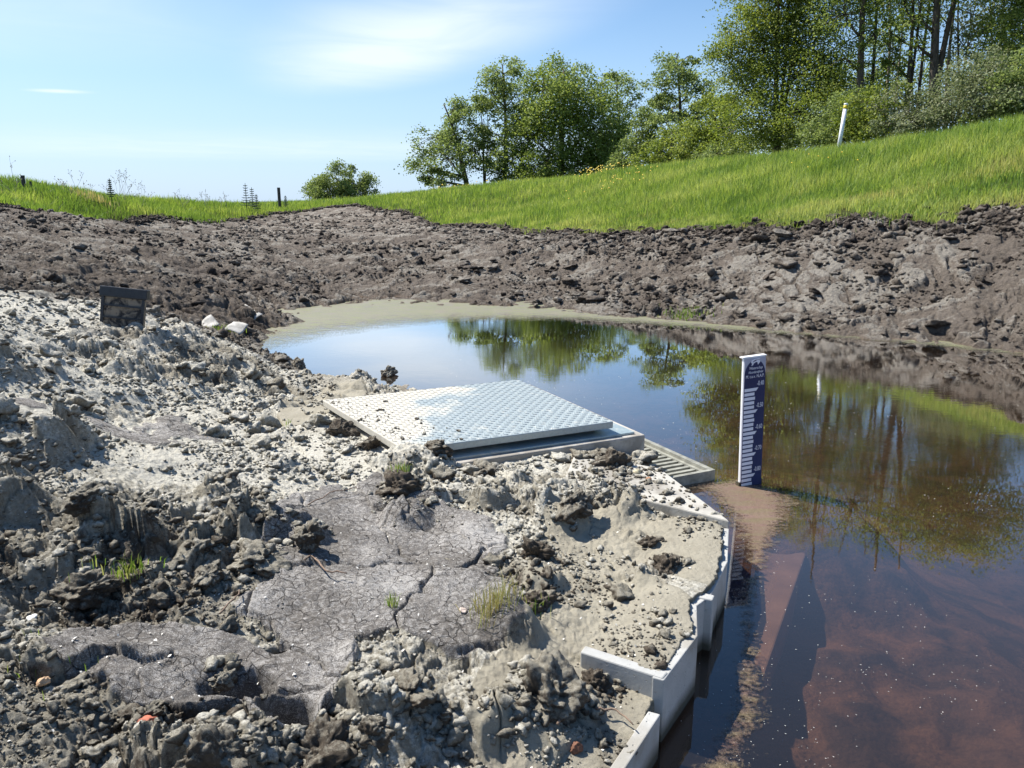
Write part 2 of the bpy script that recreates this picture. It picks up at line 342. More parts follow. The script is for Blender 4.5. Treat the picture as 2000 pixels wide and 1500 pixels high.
BUMPS = [(790, 985, 55, .075), (960, 935, 40, .06), (500, 1070, 55, .09), (430, 1000, 40, .06), (600, 1060, 45, .06), (60, 1010, 90, .10), (160, 970, 40, .06), (400, 1130, 50, .06), (250, 1130, 80, .07), (1100, 970, 70, .045), (1060, 1100, 40, .05), (640, 700, 40, .03),
         (750, 1400, 110, .08), (1070, 1360, 100, .07), (920, 1390, 60, .06), (420, 1490, 130, .05), (100, 1440, 130, .03), (560, 1420, 45, -.09), (470, 1375, 60, -.06), (860, 1440, 60, -.03), (720, 1290, 60, .02), (540, 1280, 20, -.07),
         (330, 690, 80, -.06), (230, 740, 70, .07), (120, 720, 60, -.04), (1200, 935, 60, .04), (1240, 1000, 20, .02), (1160, 1320, 45, .06), (1010, 1200, 50, .05), (150, 1250, 100, -.05), (0, 1120, 90, .08), (0, 850, 60, .05), (310, 1380, 90, .03), (520, 760, 60, -.03), (1330, 1110, 50, .03), (1270, 1090, 35, .035)]
def terrain(x, y, full=True):
    x = np.asarray(x, float).ravel(); y = np.asarray(y, float).ravel(); r = np.hypot(x, y); z = tps(x, y); N = len(x)
    A = {k: np.zeros(N) for k in ('tone', 'far', 'grass', 'bed', 'crust', 'sand')}
    ye = edge_y(x, y)+fbm(x/2.5, y/2.5, 4, 91)*1.1; front = y > 0
    g = sstep(-.6, .6, (y-ye)/np.maximum(ye*.03, .25)*.5)*front
    A['grass'] = g
    far = sstep(5.6, 7.6, r+fbm(x, y, 3, 5)*1.0+np.where(x < -1, np.clip(-x-1, 0, 3)*.35*0, 0)); A['far'] = far
    far = np.where((x > 2.2) | (y > 7.5), 1, far); A['far'] = far
    nearm = r < 9; farm = r > 4.5
    dz = np.zeros(N); tone = np.full(N, .5)
    # ---- far roughness
    i = np.where(farm & (r < 60))[0]; X, Y, rr = x[i], y[i], r[i]
    wx, wy = X+fbm(X*1.3, Y*1.3, 3, 61)*.25, Y+fbm(X*1.3, Y*1.3, 3, 71)*.25
    lod = lambda s: np.clip(s/(rr*.0065)-.4, 0, 1)
    lodm = lod(.35)
    k0, h0, _ = chunk(wx, wy, .75, 1, .5, .1); k1, h1, _ = chunk(wx, wy, .30, 2); k2, h2_, _ = chunk(wx, wy, .12, 3); k3, h3, _ = chunk(wx, wy, .05, 4)
    patch = sstep(-.25, .35, fbm(X/1.7, Y/1.7, 4, 13)); pat2 = .72+.28*sstep(-.35, .15, fbm(X/2.6, Y/2.6, 3, 14))
    big = fbm(X/1.8, Y/1.8, 4, 19)
    d = big*.07+k0*.06*patch+k1*.065*(.45+.55*patch)*lodm+k2*.07*lod(.10)+k3*.045*lod(.035)+fbm(X/.35, Y/.35, 4, 23)*.045*lodm
    crk = np.zeros(len(i))
    for px, py, rp, w in ((1560, 560, 130, 1), (1180, 555, 60, .8), (1470, 460, 40, .7), (440, 545, 70, .6), (1450, 590, 120, .8), (1350, 510, 50, .5)):
        c = P(px, py, np.interp(py, (440, 460, 500, 600), (12.5, 12, 10.8, 9.2))) if px > 900 else Q(px, py, .45)
        crk = np.maximum(crk, w*sstep(1.3, .5, np.hypot((X-c[0]), (Y-c[1])*.8)/(rp/FPX*math.hypot(c[0], c[1]))))
    ff, f2_, *_ = worley(X/.30+.15*(wx-X), Y/.30+.15*(wy-Y), 77); e = np.clip((f2_-ff)/.09, 0, 1)
    d = d*(1-crk*.8)+crk*(-(1-e)*.05+.02)
    d += -.05*np.abs(fbm((X-.35*Y)*1.6, (Y+.35*X)*.35, 3, 33))*(X > 0)
    d *= pat2*(1-.85*g[i])*sstep(-.05, .12, z[i]+.06)
    w = far[i]; dz[i] = d*w
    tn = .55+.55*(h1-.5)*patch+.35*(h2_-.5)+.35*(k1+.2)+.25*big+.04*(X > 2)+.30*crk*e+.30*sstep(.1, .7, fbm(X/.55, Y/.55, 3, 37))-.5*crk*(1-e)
    stripe = fbm(X*.55, Y*3.2, 3, 29); tn += .22*stripe*(X < 1)
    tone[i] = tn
    # ---- near roughness
    i = np.where(nearm)[0]; X, Y = x[i], y[i]
    sand = spots(X, Y, SAND); crust = spots(X, Y, CRUST); pale = spots(X, Y, PALE); dark = spots(X, Y, DARK)
    nn = fbm(X/.35, Y/.35, 4, 101); crust = sstep(.42, .6, crust+nn*.45+.25*fbm(X/.12, Y/.12, 3, 107))*(1-sand); sand = sstep(.35, .65, sand+nn*.3); 
    wx, wy = X+fbm(X*5, Y*5, 3, 62)*.05, Y+fbm(X*5, Y*5, 3, 72)*.05
    q0, g0, _ = chunk(wx, wy, .30, 11, .5, .1); q1, g1, _ = chunk(wx, wy, .13, 12); q2, g2, _ = chunk(wx, wy, .055, 13); q3, g3, _ = chunk(wx, wy, .022, 14)
    rm = sstep(-.15, .3, fbm(X/.55, Y/.55, 4, 113)+.35*dark-.55*pale); rm = np.maximum(rm, dark*.8)
    rough = (.22+.78*rm)*(1-.80*sand)*(1-.93*crust)
    big = fbm(X/.8, Y/.8, 4, 119)
    far_l = sstep(2.0, 4.5, np.hypot(X, Y))
    d = big*(.03+.035*far_l)*(1-.5*sand)+(q0*.022+q1*.036+q2*.027+q3*.013)*rough+fbm(X/.1, Y/.1, 4, 123)*.022*rough+fbm(X/.02, Y/.02, 3, 127)*.0040*(1-.5*crust)
    d += q0*.03*far_l*rm + np.abs(fbm(X/.45, Y/.45, 4, 129))*.07*far_l*(.4+rm)-.02*far_l
    # crust plates : flat sheets with cracks and broken edges
    cf, cf2, cx, cy, _, _ = worley(wx/.42, wy/.42, 141); ce = np.clip((cf2-cf)/.035, 0, 1); ph = h2(cx, cy, 9)
    d += crust*(.010+ph*.012+fbm(X/.05, Y/.05, 3, 145)*.003-(1-ce)*.02+fbm(X/.25, Y/.25, 3, 143)*.006)
    for px, py, rp, hh in BUMPS:
        z0 = float(np.interp(py, (600, 1000, 1500), (.45, .24, .2))); c = Q(px, py, z0); rw = rp/FPX*math.hypot(c[1], CAMH)
        dd = np.hypot(X-c[0], Y-c[1])/rw+nn*.25
        d += hh*sstep(1.2, .5 if hh > 0 else .8, dd)*(1+.8*q1)
    # keep clear of the chamber, settle towards it
    a = (X-BC[0])*UX[0]+(Y-BC[1])*UX[1]; b = (X-BC[0])*UY[0]+(Y-BC[1])*UY[1]
    inb = (a > -1.25) & (a < .02) & (b > np.where(a < -.3, .035, -.01)) & (b < 1.28)
    jog = sstep(.0, .03, (X-.2026)*(-.11)+(Y-1.789)*(-.172))  # near side of the front panel
    wl = pl_dist(X, Y, WALL)
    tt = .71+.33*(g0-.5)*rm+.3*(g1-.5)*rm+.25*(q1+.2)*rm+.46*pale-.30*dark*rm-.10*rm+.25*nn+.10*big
    w = 1-far[i]
    under = sstep(-.06, .05, z[i])
    dz[i] += d*w*under*np.where(wl < .25, .35+.65*wl/.25, 1)
    z[i] = np.where(inb, np.minimum(z[i]+dz[i], .10), z[i]+dz[i]) - 0; dz[i] = 0
    nearp = (a > -1.5) & (a < .1) & (b > -.35) & (b <= np.where(a < -.3, .035, -.01))
    cap = .20+.05*sstep(-.05, -.35, b)+.055*sstep(-.9, -1.15, a)-.05*sstep(-.3, -.1, a)+.012*fbm(X/.08, Y/.08, 3, 177); low = cap-.03-.06*sstep(-.02, -.35, b); z[i] = np.where(nearp, np.clip(z[i], low, cap), z[i])
    lp = (a < -1.20) & (a > -1.6) & (b > -.1) & (b < 1.3); z[i] = np.where(lp, np.clip(z[i], .205, .222+.05*sstep(-1.3, -1.6, a)), z[i])
    cc_ = qc0; dd = np.hypot(X-cc_[0], Y-cc_[1])+.03*fbm(X/.06, Y/.06, 3, 181); z[i] = np.where(dd < .21, np.maximum(z[i], .30-(dd/.17)**2*.075+.014*fbm(X/.03, Y/.03, 3, 183)), z[i])
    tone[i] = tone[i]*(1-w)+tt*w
    A['sand'][i] = sand*w; A['crust'][i] = crust*w
    # sand surface just behind the sheet wall
    jd = ((X-.2026)*(-.111)+(Y-1.789)*(-.172))/.205; wallz = np.where(jd > -.016, np.interp(Y, (1.3, 1.8), (.126, .122)), np.interp(Y, (1.6, 1.9, 2.1, 2.4, 2.6), (.188, .182, .182, .178, .172)))
    mw = sstep(.34, .05, wl)*(X < .85)*(Y > .6); z[i] = z[i]*(1-mw)+(wallz+(z[i]-.14)*.3)*mw
    # water side
    ins = pt_in(X, Y, WPOLY); cd = pl_dist(X, Y, WPOLY[:13]); s = np.where(ins, -cd, cd)
    k = sstep(.0, .011, s-.010-.013*fbm(X/.19, Y/.19, 2, 171)-.007*fbm(X/.03, Y/.03, 3, 173))
    bedz = -.18+fbm(X/.5, Y/.5, 4, 151)*.06-.10*sstep(.4, 2, np.hypot(X-.5, Y-2)*(X > .5))
    nearw = pt_in(X, Y, [(-3, -4), (-3, 4.9), (bl(0, 1.22)), (1.5, 6), (7, 4), (7, -4)]) & (X > -.4)
    bz = np.minimum(z[i], bedz)
    hum = .32*sstep(1.25, .3, np.hypot((X-1.15)/.62, (Y-3.35)/.75))+.05*sstep(.9, .2, np.hypot((X-1.55)/.25, (Y-3.1)/.15)); bz = np.minimum(bz+hum, -.012+fbm(X/.2, Y/.2, 3, 153)*.008)
    z[i] = np.where(nearw, bz*(1-k)+z[i]*k, z[i]); z[i] = np.where(ins & (cd < .018), bz, z[i])
    A['bed'][i] = np.where(nearw, 1-k, 0)
    z = z+dz
    A['bed'] = np.maximum(A['bed'], sstep(.03, -.03, z)*(g < .5)*(r < 25)); A['tone'] = tone
    return z, A
def gz(x, y): return float(terrain([x], [y])[0][0])
th_in = np.arange(-.64, .64, .00150); th = np.r_[np.linspace(-math.pi, -1.35, 30)[:-1], np.linspace(-1.35, -.64, 160)[:-1], th_in, np.linspace(th_in[-1], 1.35, 160)[1:], np.linspace(1.35, math.pi, 30)[1:]]
rad = np.r_[0, .15, .3, .5, .7, np.geomspace(.9, 12, 830), np.geomspace(12, 45, 330)[1:], np.geomspace(45, 1200, 60)[1:]]
nT, nR = len(th), len(rad); RR, TT = np.meshgrid(rad, th, indexing='ij')
gx, gy = (RR*np.sin(TT)).ravel(), (RR*np.cos(TT)).ravel()
# only the sector in front needs detail
zz, AT = terrain(gx, gy)
idx = np.arange(nT*nR).reshape(nR, nT); f = np.stack([idx[:-1, :-1], idx[:-1, 1:], idx[1:, 1:], idx[1:, :-1]], -1).reshape(-1, 4)[:, ::-1].copy()
ground = mk('ground', np.c_[gx, gy, zz], f, SOIL, None, True, AT, kind='structure')
del f, idx
print('ground', len(gx))
class Lookup:                       # bilinear height lookup in the polar grid
    def __init__(s): s.Z = zz.reshape(nR, nT); s.A = {k: v.reshape(nR, nT) for k, v in AT.items()}
    def ij(s, x, y):
        r = np.hypot(x, y); t = np.arctan2(x, y); i = np.clip(np.searchsorted(rad, r)-1, 0, nR-2); j = np.clip(np.searchsorted(th, t)-1, 0, nT-2)
        return i, j, np.clip((r-rad[i])/(rad[i+1]-rad[i]), 0, 1), np.clip((t-th[j])/(th[j+1]-th[j]), 0, 1)
    def z(s, x, y):
        i, j, a, b = s.ij(np.asarray(x, float), np.asarray(y, float)); Z = s.Z
        return (Z[i, j]*(1-a)+Z[i+1, j]*a)*(1-b)+(Z[i, j+1]*(1-a)+Z[i+1, j+1]*a)*b
    def a(s, k, x, y):
        i, j, _, _ = s.ij(np.asarray(x, float), np.asarray(y, float)); return s.A[k][i, j]
LK = Lookup()

# ------------------------------------------------------------------ water
def water_mat():
    m = Mat('pond_water'); nt = m.nt; nt.nodes.remove(m.b)
    geo = NN(nt, 'ShaderNodeNewGeometry')
    n1 = m.noise(2.2, 3, .5); n2 = m.noise(14, 3, .55); calm = m.ramp(m.noise(.55, 2), .42, .6)
    mp = NN(nt, 'ShaderNodeMapping'); mp.inputs['Scale'].default_value = (1, 3.2, 1); m.L(m.tc, mp.inputs[0])
    n3 = m.noise(9, 3, .6, vec=mp.outputs[0])
    h = m.math('ADD', m.math('MULTIPLY', n1, .5), m.math('MULTIPLY', m.math('ADD', m.math('MULTIPLY', n2, .25), n3), m.math('MULTIPLY', calm, .30)))
    b = NN(nt, 'ShaderNodeBump', i_Strength=.22, i_Distance=.005); m.L(h, b.inputs['Height'])
    gl = NN(nt, 'ShaderNodeBsdfGlossy', i_Roughness=.015); gl.inputs['Color'].default_value = (.95, .95, .95, 1); m.L(b.outputs[0], gl.inputs['Normal'])
    tr = NN(nt, 'ShaderNodeBsdfTransparent'); tr.inputs['Color'].default_value = (.82, .68, .58, 1)
    df = NN(nt, 'ShaderNodeBsdfDiffuse'); df.inputs['Color'].default_value = (.040, .030, .018, 1)      # suspended silt
    lw = NN(nt, 'ShaderNodeLayerWeight', i_Blend=.5); path = m.math('ADD', .20, m.math('MULTIPLY', m.math('POWER', lw.outputs['Facing'], 3), .75))   # longer path through murky water at grazing view
    base = NN(nt, 'ShaderNodeMixShader'); m.L(path, base.inputs[0]); m.L(tr.outputs[0], base.inputs[1]); m.L(df.outputs[0], base.inputs[2])
    fr = NN(nt, 'ShaderNodeFresnel', i_IOR=1.36); m.L(b.outputs[0], fr.inputs['Normal'])
    fac = m.math('MINIMUM', m.math('MULTIPLY', fr.outputs[0], 2.3), 1)
    mx = NN(nt, 'ShaderNodeMixShader'); m.L(fac, mx.inputs[0]); m.L(base.outputs[0], mx.inputs[1]); m.L(gl.outputs[0], mx.inputs[2])
    m.L(mx.outputs[0], m.o.inputs[0]); return m.m
mk('water', [(-4.2, -6, 0), (22, -6, 0), (22, 11.6, 0), (-4.2, 11.6, 0)], np.array([[0, 1, 2, 3]]), water_mat(), None, False, kind='structure')

def scum_mat(name, c1, c2, c3, thr=.5, spec=1.0):
    m = Mat(name); nt = m.nt; d = m.attr('dens'); n1 = m.noise(3.5, 6, .7, dist=.5); n2 = m.noise(60, 4, .8); sp = m.vor(130)
    mp = NN(nt, 'ShaderNodeMapping'); mp.inputs['Scale'].default_value = (1, 4, 1); m.L(m.tc, mp.inputs[0]); n3 = m.noise(5, 5, .7, vec=mp.outputs[0])
    a = m.math('ADD', d, m.math('MULTIPLY', m.math('SUBTRACT', n3, .5), 1.0)); a = m.math('ADD', a, m.math('MULTIPLY', m.math('SUBTRACT', n2, .5), 1.6))
    col = m.mix(m.ramp(n3, .4, .6), m.mix(m.ramp(n1, .35, .65), c1, c2), c3)
    col = m.mix(m.math('MULTIPLY', m.ramp(n2, .35, .6), .35), col, tuple(c*.45 for c in c1))
    col = m.mix(m.math('MULTIPLY', m.ramp(sp, .16, .08), .6), col, (.62, .58, .48))
    m.set(Base_Color=col, Roughness=.6); m.b.inputs['Alpha'].default_value = 1
    m.L(m.ramp(a, thr-.25, thr+.2, 0, .88), m.b.inputs['Alpha']); m.bump(n2, .004); return m.m
def strip(name, lower, upper, mat, nu=160, nv=24, dens=lambda u, v: 1-v, z=.004, **props):
    lo = np.array([Q(*p, 0)[:2] for p in lower]); up = np.array([Q(*p, 0)[:2] for p in upper]); u = np.linspace(0, 1, nu); v = np.linspace(0, 1, nv)
    def rs(a): t = np.r_[0, np.cumsum(np.hypot(*np.diff(a, axis=0).T))]; t /= t[-1]; return np.c_[np.interp(u, t, a[:, 0]), np.interp(u, t, a[:, 1])]
    lo, up = rs(lo), rs(up); g = up[None]*(1-v[:, None, None])+lo[None]*v[:, None, None]; U, V = np.meshgrid(u, v)
    idx = np.arange(nu*nv).reshape(nv, nu); f = np.stack([idx[1:, :-1], idx[1:, 1:], idx[:-1, 1:], idx[:-1, :-1]], -1).reshape(-1, 4)
    return mk(name, np.c_[g.reshape(-1, 2), np.full(nu*nv, z)], f, mat, None, False, dict(dens=dens(U.ravel(), V.ravel())), **props)
m1 = scum_mat('scum_far', (.21, .195, .155), (.29, .24, .205), (.24, .255, .11), .5)
strip('floating_scum', [(420, 700), (520, 692), (640, 660), (760, 642), (880, 632), (1000, 628), (1130, 627), (1260, 636), (1420, 652), (1600, 662), (1760, 675), (2060, 706)],
      [(380, 608), (480, 596), (560, 591), (760, 585), (900, 585), (1050, 590), (1180, 602), (1300, 612), (1420, 626), (1600, 640), (1800, 655), (2100, 685)], m1,
      dens=lambda u, v: np.clip(1.2-v**2*1.0-.30*sstep(.5, .75, u), 0, 2), kind='stuff')
m2 = scum_mat('scum_near', (.19, .11, .085), (.26, .17, .135), (.19, .15, .08), .62)
strip('floating_debris', [(1500, 1530), (1545, 1400), (1520, 1300), (1500, 1200), (1520, 1110), (1560, 1030), (1580, 985), (1560, 945)],
      [(1290, 1530), (1370, 1400), (1410, 1290), (1420, 1180), (1430, 1080), (1400, 1000), (1350, 960), (1330, 930)], m2, nu=200, nv=60,
      dens=lambda u, v: .58-np.abs(v-.5)*1.3+.62*sstep(.5, .85, u)*(1-np.abs(v-.45)*1.1)-.7*sstep(.93, 1., u)-.5*sstep(.9, 1, v), kind='stuff')
# ------------------------------------------------------------------ clods of earth
import bmesh
def lump_mesh(sub, seed, rough=.35, flat=.7):
    bm = bmesh.new(); bmesh.ops.create_icosphere(bm, subdivisions=sub, radius=1)
    V = np.array([v.co[:] for v in bm.verts]); F_ = np.array([[v.index for v in f.verts] for f in bm.faces]); bm.free()
    rg = random.Random(seed); off = Vector((rg.uniform(-50, 50), rg.uniform(-50, 50), rg.uniform(-50, 50)))
    s = Vector((rg.uniform(.8, 1.25), rg.uniform(.7, 1.1), flat*rg.uniform(.8, 1.2))); cuts = []
    for _ in range(9):
        n = Vector((rg.gauss(0, 1), rg.gauss(0, 1), rg.gauss(0, 1))).normalized(); cuts.append((n, rg.uniform(.62, .9)))
    out = []
    for v in V:
        p = Vector(v)
        for n, d in cuts:
            k = p.dot(n)
            if k > d: p -= n*(k-d)*.85
        a = mnoise.fractal(p*1.3+off, 1., 2.1, 5)*rough
        c = mnoise.fractal(p*5+off, .8, 2.2, 3)*rough*.28 if sub > 2 else 0
        p = p*(1+a+c); out.append((p.x*s.x, p.y*s.y, p.z*s.z))
    return np.array(out), F_
def scatter(name, protos, x, y, s, tone, far, sink=.35, tilt=.6, **props):
    z = LK.z(x, y); N = len(x); vs, fs, at, ft = [], [], [], []; b = 0; pid = rng.integers(0, len(protos), N)
    for k, (V, F_) in enumerate(protos):
        j = np.where(pid == k)[0]; m = len(j)
        if not m: continue
        a = rng.uniform(0, 2*np.pi, m); t1 = rng.normal(0, tilt, m)
        ca, sa, ct, st = np.cos(a), np.sin(a), np.cos(t1), np.sin(t1)
        v = V[None]*(s[j][:, None, None]); yy = v[..., 1]*ct[:, None]-v[..., 2]*st[:, None]; zz_ = v[..., 1]*st[:, None]+v[..., 2]*ct[:, None]
        xx = v[..., 0]*ca[:, None]-yy*sa[:, None]; y2 = v[..., 0]*sa[:, None]+yy*ca[:, None]
        w = np.stack([xx+x[j][:, None], y2+y[j][:, None], zz_+(z[j]+s[j]*sink)[:, None]], -1).reshape(-1, 3)
        vs.append(w); fs.append((F_[None]+(np.arange(m)*len(V))[:, None, None]+b).reshape(-1, 3)); b += m*len(V)
        at.append(np.repeat(tone[j], len(V))); ft.append(np.repeat(far[j], len(V)))
    return mk(name, np.concatenate(vs), np.concatenate(fs), SOIL, None, False, dict(tone=np.concatenate(at), far=np.concatenate(ft)), **props)
def on_poly(poly, n):
    P_ = np.array(poly); lo, hi = P_.min(0), P_.max(0); x = rng.uniform(lo[0], hi[0], n*3); y = rng.uniform(lo[1], hi[1], n*3); k = pt_in(x, y, poly); return x[k][:n], y[k][:n]
def clear(x, y, mar=.0):
    a = (x-BC[0])*UX[0]+(y-BC[1])*UX[1]; b = (x-BC[0])*UY[0]+(y-BC[1])*UY[1]
    bad = (a > -1.30-mar) & (a < .15) & (b > -.02-mar) & (b < 1.3)
    return ~bad & (LK.z(x, y) > .03)
pr1 = [lump_mesh(2, i, .75) for i in range(14)]; pr2 = [lump_mesh(3, 40+i, .75) for i in range(10)]
def polar(N, r0, r1, t0=-.66, t1=.66):
    t = rng.uniform(t0, t1, N); r = np.exp(rng.uniform(np.log(r0), np.log(r1), N)); return r*np.sin(t), r*np.cos(t)
# crumbs near
x, y = polar(90000, 1.0, 8.0, -.66, .45); k = clear(x, y) & (LK.a('grass', x, y) < .5)
rm = fbm(x/.4, y/.4, 4, 201)+.25-1.1*LK.a('crust', x, y)-.35*LK.a('sand', x, y); k &= rng.uniform(-.25, .75, len(x)) < rm
x, y = x[k], y[k]; s = .0024*(1+rng.pareto(2.0, len(x)))*np.clip(np.hypot(x, y)/2.2, .8, 2.2); s = np.clip(s, .0022, .018)
tn = np.clip(LK.a('tone', x, y)+.02+rng.normal(0, .16, len(x)), 0, 1)
scatter('soil_crumbs', pr1, x, y, s, tn, LK.a('far', x, y), kind='stuff')
x, y = polar(3400, 1.2, 7.5, -.66, .45); k = clear(x, y, .05) & (LK.a('grass', x, y) < .5)
rm = fbm(x/.5, y/.5, 4, 203)+.15-1.2*LK.a('crust', x, y)-.7*LK.a('sand', x, y); k &= rng.uniform(-.1, .7, len(x)) < rm
x, y = x[k], y[k]; s = np.clip(.011*(1+rng.pareto(2.4, len(x)))*np.clip(np.hypot(x, y)/2.5, .8, 2), .012, .06)
scatter('soil_clods', pr2, x, y, s, np.clip(LK.a('tone', x, y)+.03+rng.normal(0, .15, len(x)), 0, 1), LK.a('far', x, y), .25, kind='stuff')
# clods on the far banks
x, y = polar(70000, 6.0, 36); k = clear(x, y) & (LK.a('grass', x, y) < .6) & (LK.a('far', x, y) > .3)
rm = fbm(x/1.4, y/1.4, 4, 211)*1.8+.20; k &= rng.uniform(-.3, .7, len(x)) < rm; x, y = x[k], y[k]; rr = np.hypot(x, y)
s = np.clip(.00115*rr*(1+rng.pareto(2.6, len(x)))*np.where(x > 1, 1.15, .85), .010, .08)
scatter('bank_clods', pr1, x, y, s, np.clip(LK.a('tone', x, y)+rng.normal(0, .22, len(x)), 0, 1.1), np.ones(len(x)), .2, kind='stuff')
x, y = polar(1500, 6.4, 20, -.1, .66); k = clear(x, y) & (LK.a('grass', x, y) < .4) & (LK.a('far', x, y) > .3) & (fbm(x/1.1, y/1.1, 3, 215) > rng.uniform(-.5, .4, len(x))); x, y = x[k], y[k]
slabs = [lump_mesh(3, 80+i, .45, .38) for i in range(8)]
scatter('clay_slab_fragments', slabs, x, y, np.clip(.0045*np.hypot(x, y)*(1+rng.pareto(3.2, len(x))), .03, .16), np.clip(rng.normal(.75, .28, len(x)), .1, 1.2), np.ones(len(x)), .1, .35, kind='stuff')
# rough lip along grass edge
uu = rng.uniform(-.72, .72, 2600); yy = np.interp(uu, EDGE_U, EDGE[:, 1]); x = uu*yy+rng.normal(0, .1, 2600); y = yy+fbm(x/2.5, yy/2.5, 4, 91)*1.1+rng.normal(-.15, .3, 2600)
s = np.clip(.0022*y*(1+rng.pareto(3, 2600)), .02, .09)
scatter('bank_edge_clods', pr2, x, y, s, rng.uniform(.1, .6, 2600), np.ones(2600), .2, kind='stuff')

# the big single lumps
LUMPS = [  # px, py, size px, tone, label
 (850, 872, 26, .30, 'brown grey clod against the front rim of the metal cover'),
 (665, 838, 30, .15, 'dark mossy clod at the left edge of the metal cover'),
 (720, 865, 26, .25, 'flat dark clod between the mossy clod and the cover front corner'),
 (505, 1085, 46, .55, 'pale rounded clod with rough crusty top, right of the green grass sprout'),
 (455, 1030, 34, .18, 'dark brown crumbly clod directly behind the pale crusty rounded clod'),
 (600, 1045, 34, .42, 'upright jagged grey clay clod casting a shadow on the dark crust'),
 (465, 985, 30, .35, 'tall narrow clay clod standing alone in the middle of the dusty bank'),
 (55, 975, 62, .42, 'big smooth grey clay lump at the left edge of the bank'),
 (165, 965, 36, .40, 'blocky grey clod just right of the big smooth clay lump'),
 (75, 1045, 40, .45, 'pale curled clay clod below the big smooth clay lump'),
 (185, 1055, 42, .40, 'low wide grey clod left of the grass sprout'),
 (175, 1140, 46, .32, 'brown rounded mound clod just in front of the grass sprout'),
 (410, 1115, 32, .42, 'grey ball shaped clod in front of the pale crusty clod'),
 (790, 945, 46, .10, 'dark peaty heap with a few green blades on top'),
 (945, 915, 34, .45, 'pale knobbly clod sticking up just before the metal cover'),
 (1125, 975, 42, .38, 'flaky overhanging lump at the edge of the wet sand'),
 (1195, 900, 32, .15, 'dark clod leaning against the concrete chamber front'),
 (1050, 1075, 34, .12, 'black peat clod standing at the edge of the sand'),
 (1268, 1056, 17, .12, 'small dark pointed clod alone on the sand'),
 (1300, 1100, 30, .12, 'dark wedge shaped clod near the wall rim'),
 (1045, 1170, 36, .08, 'flat black slab of peat beside the yellow grass tuft'),
 (1065, 1345, 62, .50, 'large pale domed clod at the bottom near the white wall'),
 (985, 1420, 36, .45, 'round mossy clod left of the large domed clod'),
 (1160, 1330, 34, .08, 'dark clod with a reddish root beside the white wall panel'),
 (735, 1420, 30, .40, 'small smooth clod before the dark hollow at the bottom'),
 (870, 1395, 26, .35, 'narrow upright clod between two hollows at the bottom'),
 (620, 1460, 62, .20, 'big dark rugged clod at the bottom edge below the dark hollow'),
 (795, 1345, 50, .38, 'broad flaky grey clod above the dark hollow'),
 (435, 1325, 18, .55, 'small pale clod lying on the smooth dark crust'),
 (420, 1475, 60, .42, 'long pitted clod along the bottom edge of the bank'),
 (760, 745, 17, .55, 'pointed pale clod at the end of the soil spit by the water'),
 (585, 715, 15, .40, 'small round clod on the near shore of the pond'),
 (490, 657, 13, .08, 'dark clod lying in the scum near the left shore'),
 (1395, 535, 0, 0, ''),
]
for i, (px, py, sz, tn, lab) in enumerate(LUMPS):
    if not sz: continue
    zg = .3 if px < 900 else .15
    for _ in range(6):
        c = Q(px, py+sz*.35, zg); zg = float(LK.z([c[0]], [c[1]])[0])
    c = Q(px, py+sz*.35, zg); s = sz/FPX*math.hypot(c[1], CAMH-zg)
    V, F_ = lump_mesh(5, 300+i, .62, .75)
    o = mk('soil_clod', V*s*.98, F_, SOIL, None, True, clod_attrs(len(V), tn, 0), label=lab, category='clod', group='large clods on the near bank')
    o.location = (c[0], c[1], max(zg, 0)+s*.12); o.rotation_euler = (rng.normal(0, .3), rng.normal(0, .3), rng.uniform(0, 6))

# crumbled earth lying round the lumps
lx, ly = [], []
for px, py, sz, tn, lab in LUMPS:
    if not sz: continue
    c = Q(px, py+sz*.35, .22 if px < 900 else .14); s = sz/FPX*math.hypot(c[1], 1.1); n_ = int(40+sz*2.2); a = rng.uniform(0, 6.3, n_); r_ = s*(.7+np.abs(rng.normal(0, .45, n_))); lx.append(c[0]+np.cos(a)*r_); ly.append(c[1]+np.sin(a)*r_)
x, y = np.concatenate(lx), np.concatenate(ly); k = clear(x, y, .02); x, y = x[k], y[k]; s = np.clip(.0035*(1+rng.pareto(1.7, len(x))), .003, .02)
scatter('soil_crumbs_round_clods', pr1, x, y, s, np.clip(LK.a('tone', x, y)+rng.normal(0, .15, len(x)), 0, 1), np.zeros(len(x)), .2, kind='stuff')
# ------------------------------------------------------------------ grass
def leaf_mat(name, cols, trans=.45, rough=.55, tcol=1.25, patch=None):
    m = Mat(name); r = m.attr('rnd'); c = m.mix(m.ramp(r, 0, .5), cols[0], cols[1]); c = m.mix(m.ramp(r, .5, 1), c, cols[2])
    if patch: c = m.mix(m.ramp(m.attr('dry'), .35, .75), c, patch)
    m.set(Base_Color=c, Roughness=rough); m.b.inputs['Specular IOR Level'].default_value = .3
    t = NN(m.nt, 'ShaderNodeBsdfTranslucent'); b = NN(m.nt, 'ShaderNodeHueSaturation', i_Value=tcol, i_Hue=.485, i_Saturation=1.1); m.L(c, b.inputs['Color']); m.L(b.outputs[0], t.inputs[0])
    x = NN(m.nt, 'ShaderNodeMixShader'); x.inputs[0].default_value = trans; m.L(m.b.outputs[0], x.inputs[1]); m.L(t.outputs[0], x.inputs[2]); m.L(x.outputs[0], m.o.inputs[0]); return m.m
